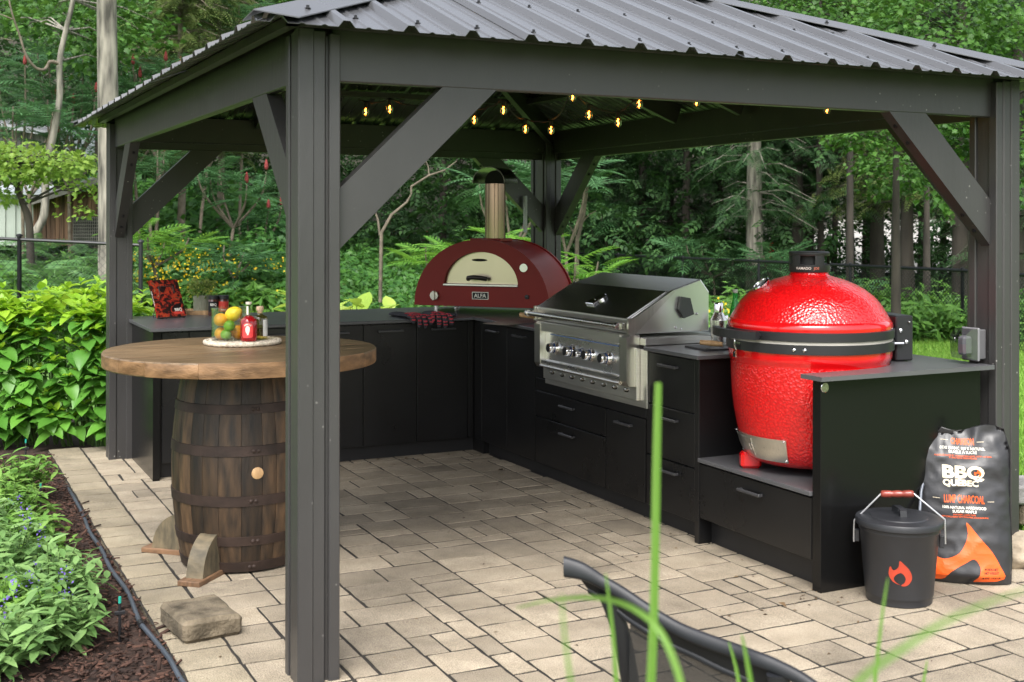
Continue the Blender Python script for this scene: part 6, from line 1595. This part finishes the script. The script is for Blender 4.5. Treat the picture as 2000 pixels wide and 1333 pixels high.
# ---- lawn
def lawn(px0, px1, Za, Zb, n, s):
    P = []
    for _ in range(n):
        Z = math.sqrt(R.uniform(Za * Za, Zb * Zb)); p = A(R.uniform(px0, px1), 434, Z)
        if -0.34 < p.x < 3.62 and -5 < p.y < 4.75: continue
        if p.x < -.3 and p.y < 6: continue
        P.append((p.x, p.y, gz(p.x, p.y) - .012))
    return P
P = lawn(1690, 2060, 6, 20.6, 34000, 1) + lawn(235, 860, 9.5, 18, 13000, 1) + lawn(1060, 1450, 11, 18, 3000, 1)
P = np.array(P); d = rng.normal(size=P.shape) * .42; d[:, 2] = 1
blade = (np.array([[0, -.06, 0], [0, .06, 0], [.55, .045, .05], [1, 0, .22], [.55, -.045, .05]], float), np.array([[0, 1, 2, 4], [4, 2, 3, 3]])); blade = (np.array([[0, -.06, 0], [0, .06, 0], [.6, .04, .06], [1, 0, .25]], float), np.array([[0, 1, 2, 3]]))
o = scatter('lawn_grass', blade, P, d, rng.normal(size=P.shape), rng.uniform(.05, .11, len(P)), L_grass); tag(o, 'mown green lawn behind the gazebo', 'grass', kind='stuff')
# ---- hydrangea hedge: leaves one by one
HL = [foldleaf(.66, .16, .30, 5, 1.8), foldleaf(.60, .10, .18, 5, 1.6), foldleaf(.72, .22, .42, 5, 2.0)]
hy = thing('hydrangea', 'full hydrangea bush with lime green tips beside the left post', 'shrub', tuple(cs(9.0, -3.5, -.02)))
LV = []; stm = MB()
for k in range(420):
    s = R.uniform(-4.35, -2.78); dth = R.uniform(8.62, 9.9)
    edge = min(1, (s + 4.6) / .4, (-2.70 - s) / .10 + .55)
    face = R.random() < .70
    if face: dth = 8.62 + abs(R.gauss(0, .10)); z = R.uniform(.10, .98)
    else: z = R.uniform(.86, 1.04) + .05 * math.sin(s * 7)
    dth += .22 * max(0, z - .5) * (1 if face else 0)
    p = cs(dth, s, z); q = p - FWD * -.18; 
    if R.random() < .5: stm.tube([V(q.x, q.y, -.03), V(p.x + FWD.x * .1, p.y + FWD.y * .1, z * .5), V(p.x, p.y, z)], [.006, .005, .003], 4, False)
    a0 = R.uniform(0, PI); tilt = V(-FWD.x * .32, -FWD.y * .32, 0) if face and z < .8 else V(0, 0, 0)
    for lev in range(3):
        for sg in (0, 1):
            a = a0 + lev * PI / 2 + sg * PI + R.gauss(0, .12); el = (.05, .45, 1.0)[lev] + R.gauss(0, .26) - (.25 if z < .7 else .10); sz = (.165, .125, .075)[lev] * R.uniform(.65, 1.15)
            d_ = V(math.cos(a) * math.cos(el), math.sin(a) * math.cos(el), math.sin(el)); n_ = V(-math.cos(a) * math.sin(el), -math.sin(a) * math.sin(el), math.cos(el)) + tilt
            young = (lev == 2) or (lev == 1 and z > .72) or (z > .93)
            LV.append((dth, p + V(0, 0, .03 * lev), d_, n_, sz, young, R.randrange(3)))
stm.build('stem', stemm, hy)
LV.sort(key=lambda e: e[0]); near = [e for e in LV if pix(e[1].x, e[1].y, e[1].z)[0] > -20][:300]; ids = set(id(e) for e in near)
HMs = {}
for i, (v, f) in enumerate(HL):
    for y in (0, 1):
        me = np_mesh('leaf', v, f, L_hydy if y else L_hyd); me.polygons.foreach_set('use_smooth', [True] * len(me.polygons)); HMs[i, y] = me
for (dd_, p, d_, n_, sz, y, v) in near:
    F = frames(np.array([d_]), np.array([n_]))[0]; inst(HMs[v, int(y)], 'leaf', hy, p, Matrix(F.tolist()).to_4x4(), sz)
for y in (0, 1):
    es = [e for e in LV if id(e) not in ids and int(e[5]) == y]
    o = scatter('leaf_mass', HL[0], np.array([e[1] for e in es]), np.array([e[2] for e in es]), np.array([e[3] for e in es]), np.array([e[4] for e in es]), L_hydy if y else L_hyd, hy); tag(o, kind='stuff')
# ---- salvia and other perennials in the bed
def perennial(x, y, r, h, n, mat, label, flowers, ls=.078, nm='salvia', cat='plant', lw=.36):
    t = thing(nm, label, cat, (x, y, -.02), 0, 'perennials in the mulch bed'); ns = max(8, n // 9); P, D, Nn, Sz = [], [], [], []; st = MB(); fl = MB(); FP = []
    for k in range(ns):
        a = R.uniform(0, 2 * PI); q = r * math.sqrt(R.random()); bx, by = x + .25 * q * math.cos(a), y + .25 * q * math.sin(a); hh = h * R.uniform(.55, 1.05) * (1 - .45 * (q / r) ** 2)
        tip = V(x + q * math.cos(a), y + q * math.sin(a), hh); b0 = V(bx, by, -.02); st.tube([b0, b0.lerp(tip, .5) + V(0, 0, .12 * h), tip], [.004, .003, .002], 4, False)
        for j in range(12):
            tt = .22 + .78 * (j // 2) / 5; p = b0.lerp(tip, tt) + V(0, 0, .25 * h * tt * (1 - tt)); b = a + (j % 2) * PI + (j // 2) * PI / 2 + R.gauss(0, .3); el = R.uniform(-.35, .75)
            P.append(p); D.append((math.cos(b) * math.cos(el), math.sin(b) * math.cos(el), math.sin(el))); Nn.append((-.3 * math.cos(b) + R.gauss(0, .2), -.3 * math.sin(b) + R.gauss(0, .2), 1)); Sz.append(ls * R.uniform(.6, 1.25))
    scatter('foliage', foldleaf(lw, .14, .28, 4), np.array(P), np.array(D), np.array(Nn), np.array(Sz), mat, t); st.build('stem', stemm, t)
    for k in range(flowers):
        a = R.uniform(0, 2 * PI); q = r * R.uniform(.2, .9); c = V(x + q * math.cos(a), y + q * math.sin(a), h * R.uniform(.75, 1.05)); n2 = 22
        pp2 = np.array([c + V(R.gauss(0, .012), R.gauss(0, .012), R.uniform(-.04, .08)) for _ in range(n2)]); scatter('flower_spike', quadleaf(.7), pp2, unit(n2), unit(n2), rng.uniform(.008, .015, n2), L_purp, t)
PL = [(-.68, 3.45, .26, .30, 420, L_salvb, 'bright green salvia clump nearest the hydrangea', 0), (-.95, 3.05, .34, .32, 420, L_salvb, 'salvia clump at the left, second from the hydrangea', 0), (-.74, 2.75, .25, .26, 420, L_salvb, 'yellow-green salvia clump in the middle of the bed', 1),
      (-.70, 2.15, .24, .22, 400, L_salvb, 'salvia with a violet spike leaning towards the hose', 1), (-.95, 2.3, .3, .28, 400, L_salv, 'grey-green salvia at the left edge with violet flowers', 1), (-.80, 1.72, .27, .26, 520, L_salv, 'soft grey-green salvia left of the barrel', 1),
      (-1.0, 1.6, .3, .26, 380, L_salv, 'salvia at the left edge, level with the barrel', 2), (-.68, 1.30, .26, .26, 420, L_salv, 'floppy salvia with large leaves left of the concrete block', 1), (-.90, 1.05, .25, .24, 420, L_salvb, 'salvia with violet spikes at the lower left', 2), (-.70, .80, .20, .22, 340, L_salv, 'salvia with drooping grey-green leaves left of the concrete block, lowest in the bed', 1), (-.98, .62, .24, .24, 380, L_salv, 'salvia cut by the lower left corner', 1), (-1.3, 3.6, .3, .3, 300, L_salv, 'pale salvia under the hydrangea at the left edge', 0)]
for x, y, r, h, n, mt, lb, fw_ in PL: perennial(x, y, r, h, n, mt, lb, fw_)
perennial(-.85, .80, .20, .16, 600, leafmat('sedum leaf', (.16, .26, .06), (.28, .38, .12), .2), 'low fine-leaved sedum at the lower left corner', 1, .028, 'sedum', 'plant', .6)
perennial(-1.02, 1.2, .22, .18, 600, leafmat('thyme leaf', (.15, .24, .06), (.26, .35, .11), .2), 'low creeping thyme at the left edge of the bed', 0, .026, 'thyme', 'plant', .6)
# drip stakes
for px, py, lb in ((51, 905, 'dripper stake with a green tip under the hydrangea'), (80, 1000, 'dripper stake with a green tip behind the salvia'), (235, 1245, 'dripper stake with a green tip near the concrete block')):
    Z = FPX * 1.61 / (py - HOR); b = A(px, py, Z); o = thing('drip_stake', lb, 'drip stake', (b.x, b.y, 0), 0, 'drip stakes'); MB().tube([(b.x, b.y, -.03), (b.x, b.y, .13)], .006, 6).box(b.x - .02, b.x + .02, b.y - .006, b.y + .006, .085, .10, .002).build('stake', blackp, o); MB().tube([(b.x, b.y, .13), (b.x, b.y, .155)], .006, 6).build('emitter_tip', M('green plastic', (.02, .30, .22), .4), o)
# hostas behind the back counter
for px, Z, lb, s in ((700, 10.6, 'gold hosta behind the counter, right of the near post', 1.), (765, 10.9, 'gold hosta behind the counter, left of the oven', .9), (610, 10.6, 'gold hosta hidden mostly by the near post', 1.)):
    b = A(px, 434, Z); t = thing('hosta', lb, 'hosta', (b.x, b.y, -.04), 0, 'hostas behind the counter')
    hm_ = np_mesh('leaf', *foldleaf(.62, .22, .42, 5, 2.0), L_hosta); hm_.polygons.foreach_set('use_smooth', [True] * len(hm_.polygons)); sm_ = MB()
    for k in range(26):
        a = R.uniform(0, 2 * PI); el = R.uniform(.1, 1.1); r_ = R.uniform(.05, .26); z = R.uniform(.55, .93) * s; p = V(b.x + r_ * math.cos(a), b.y + r_ * math.sin(a), z)
        sm_.tube([(b.x, b.y, -.04), tuple(p)], [.008, .004], 4, False)
        d_ = np.array([[math.cos(a) * math.cos(el), math.sin(a) * math.cos(el), math.sin(el)]]); n_ = np.array([[-math.cos(a) * math.sin(el), -math.sin(a) * math.sin(el), math.cos(el)]]); F = frames(d_, n_)[0]; inst(hm_, 'leaf', t, p, Matrix(F.tolist()).to_4x4(), R.uniform(.17, .27))
    sm_.build('stem', stemm, t)

# ================================================================== FOREGROUND: CHAIR AND TALL GRASS
ch = thing('sling_chair', 'black metal sling chair seen from behind at the bottom edge', 'chair', tuple(at(1330, 1500, 2.35).xy) + (0,))
chm = M('black chair metal', (.012, .013, .016), .48, var=.2, scale=12, spec=.45)
def ribbon(path, wv, th, name, mat):
    m = MB(); vs = []; n = len(path)
    for i, (p, w_) in enumerate(zip(path, wv)):
        t = (path[min(i + 1, n - 1)] - path[max(0, i - 1)]).normalized(); s_ = w_.normalized(); q = t.cross(s_).normalized()
        h_ = w_.length / 2
        for k in range(12): a = 2 * PI * k / 12; c_, s2 = math.cos(a), math.sin(a); vs.append(p + s_ * (h_ * math.copysign(abs(c_) ** .6, c_)) + q * (th / 2 * math.copysign(abs(s2) ** .6, s2)))
    m.add(vs, [(i * 12 + k, i * 12 + (k + 1) % 12, (i + 1) * 12 + (k + 1) % 12, (i + 1) * 12 + k) for i in range(n - 1) for k in range(12)] + [tuple(range(11, -1, -1)), tuple(range((n - 1) * 12, n * 12))]); return fix_normals(m.build(name, mat, ch, True, ang=50))
top = smooth_path([A(u, v + 9, z) for u, v, z in ((1103, 1098, 2.62), (1141, 1108, 2.61), (1181, 1130, 2.60), (1222, 1154, 2.58), (1276, 1190, 2.55), (1330, 1222, 2.52), (1384, 1244, 2.49), (1438, 1263, 2.46), (1481, 1279, 2.43), (1519, 1294, 2.41), (1573, 1322, 2.38), (1640, 1370, 2.34))], 4)
ribbon(top, [V(0, 0, .030 if i > 8 else .044 - .0018 * i) + FWD * .010 for i in range(len(top))], .026, 'crest_rail', chm)
low = smooth_path([A(u, v + 4, z) for u, v, z in ((1150, 1148, 2.63), (1184, 1168, 2.62), (1222, 1200, 2.60), (1262, 1227, 2.57), (1303, 1252, 2.55), (1357, 1276, 2.52), (1411, 1303, 2.49), (1465, 1326, 2.46), (1530, 1360, 2.42))], 4)
ribbon(low, [V(0, 0, .014)] * len(low), .014, 'back_rail', chm)
sp_ = smooth_path([A(1185, 1158, 2.61), A(1212, 1230, 2.62), A(1232, 1330, 2.66), A(1250, 1450, 2.75)], 5); ribbon(sp_, [RGT * .040] * len(sp_), .022, 'side_post', chm)
sp_ = smooth_path([A(1520, 1318, 2.40), A(1535, 1400, 2.42), A(1550, 1500, 2.5)], 5); ribbon(sp_, [RGT * .045] * len(sp_), .022, 'side_post', chm)
meshm = M('open mesh sling', (.014, .0135, .013), .8, var=.3, scale=300); n_, l_ = nt(meshm); tb_ = n_.new('ShaderNodeBsdfTransparent'); mx_ = n_.new('ShaderNodeMixShader'); mx_.inputs[0].default_value = .10
l_.new(n_['Principled BSDF'].outputs[0], mx_.inputs[1]); l_.new(tb_.outputs[0], mx_.inputs[2]); l_.new(mx_.outputs[0], n_['Material Output'].inputs[0])
m = MB(); vs = []
for j in range(7):
    for i in range(9, len(low)): q = low[i]; vs.append(q + V(0, 0, -.085 * j) + FWD * (.03 * math.sin(j * .5)))
k = len(low) - 9; m.add(vs, [(j * k + i, j * k + i + 1, (j + 1) * k + i + 1, (j + 1) * k + i) for j in range(6) for i in range(k - 1)]); m.build('sling', meshm, ch, True)
m = MB(); n_ = 20; vs = []
for i in range(n_ + 1): a = top[2 + int(i * (len(top) - 9) / n_)]; b = low[int(i * (len(low) - 1) / n_)]; vs += [a - V(0, 0, .006) - FWD * .006, a.lerp(b, .5) - FWD * .004, b - FWD * .002]
m.add(vs, [q for i in range(n_) for q in ((3 * i, 3 * i + 3, 3 * i + 4, 3 * i + 1), (3 * i + 1, 3 * i + 4, 3 * i + 5, 3 * i + 2))]); m.build('sling_wrap', M('black sling fabric', (.006, .006, .007), .75), ch, True)
seat0 = at(1330, 1600, 2.0)
leg = MB()
for s_ in (-.25, .25): leg.tube([A(1380, 1500, 2.45) + RGT * s_, V(A(1380, 1500, 2.45).x, A(1380, 1500, 2.45).y, .0) + RGT * s_], .014, 8)
leg.build('leg_pair', chm, ch, True)
tg = thing('ornamental_grass', 'tall bright grass blades blurred in the foreground', 'grass clump', tuple(at(1330, 1900, 1.5).xy) + (0,))
def gblade(pts, w, Z, tp=.75):
    P_ = smooth_path([A(u, v, Z + dz) for u, v, dz in pts], 6); n = len(P_); vs = []
    for i, p in enumerate(P_):
        t = (P_[min(i + 1, n - 1)] - P_[max(0, i - 1)]).normalized(); s_ = t.cross(FWD).normalized(); ww = w / 2 * (1 - tp * (i / (n - 1)) ** 2.5); vs += [p - s_ * ww, p + FWD * (ww * .5), p + s_ * ww]
    fs = []
    for i in range(n - 1): a = 3 * i; fs += [(a, a + 1, a + 4, a + 3), (a + 1, a + 2, a + 5, a + 4)]
    MB().add(vs, fs).build('blade', L_blade, tg, True, ang=20)
gblade([(1265, 1700, 0), (1268, 1450, 0), (1278, 1200, 0), (1283, 900, 0), (1286, 748, 0)], .0098, 1.30, .3)
gblade([(1380, 1700, 0), (1345, 1400, 0), (1300, 1250, .02), (1240, 1190, .05), (1165, 1168, .1), (1080, 1172, .15), (1010, 1188, .2)], .0060, 1.0)
gblade([(1225, 1600, 0), (1210, 1400, 0), (1198, 1240, 0), (1184, 1120, 0)], .0058, 1.3)
gblade([(1500, 1600, 0), (1478, 1400, 0), (1462, 1300, 0), (1450, 1240, 0)], .0065, 1.35)
gblade([(1480, 1600, 0), (1455, 1400, 0), (1440, 1310, 0), (1425, 1255, 0)], .006, 1.6)
gblade([(1690, 1700, 0), (1705, 1400, 0), (1722, 1220, 0), (1735, 1130, 0)], .0048, 1.3)
gblade([(1500, 1700, 0), (1640, 1380, 0), (1790, 1250, 0), (1900, 1190, .02), (2010, 1150, .04)], .0042, .62)
gblade([(1180, 1700, 0), (1130, 1420, 0), (1105, 1250, .0), (1098, 1160, 0)], .0032, .8)
gblade([(1800, 1700, 0), (1800, 1400, 0), (1812, 1290, 0)], .006, 1.6)
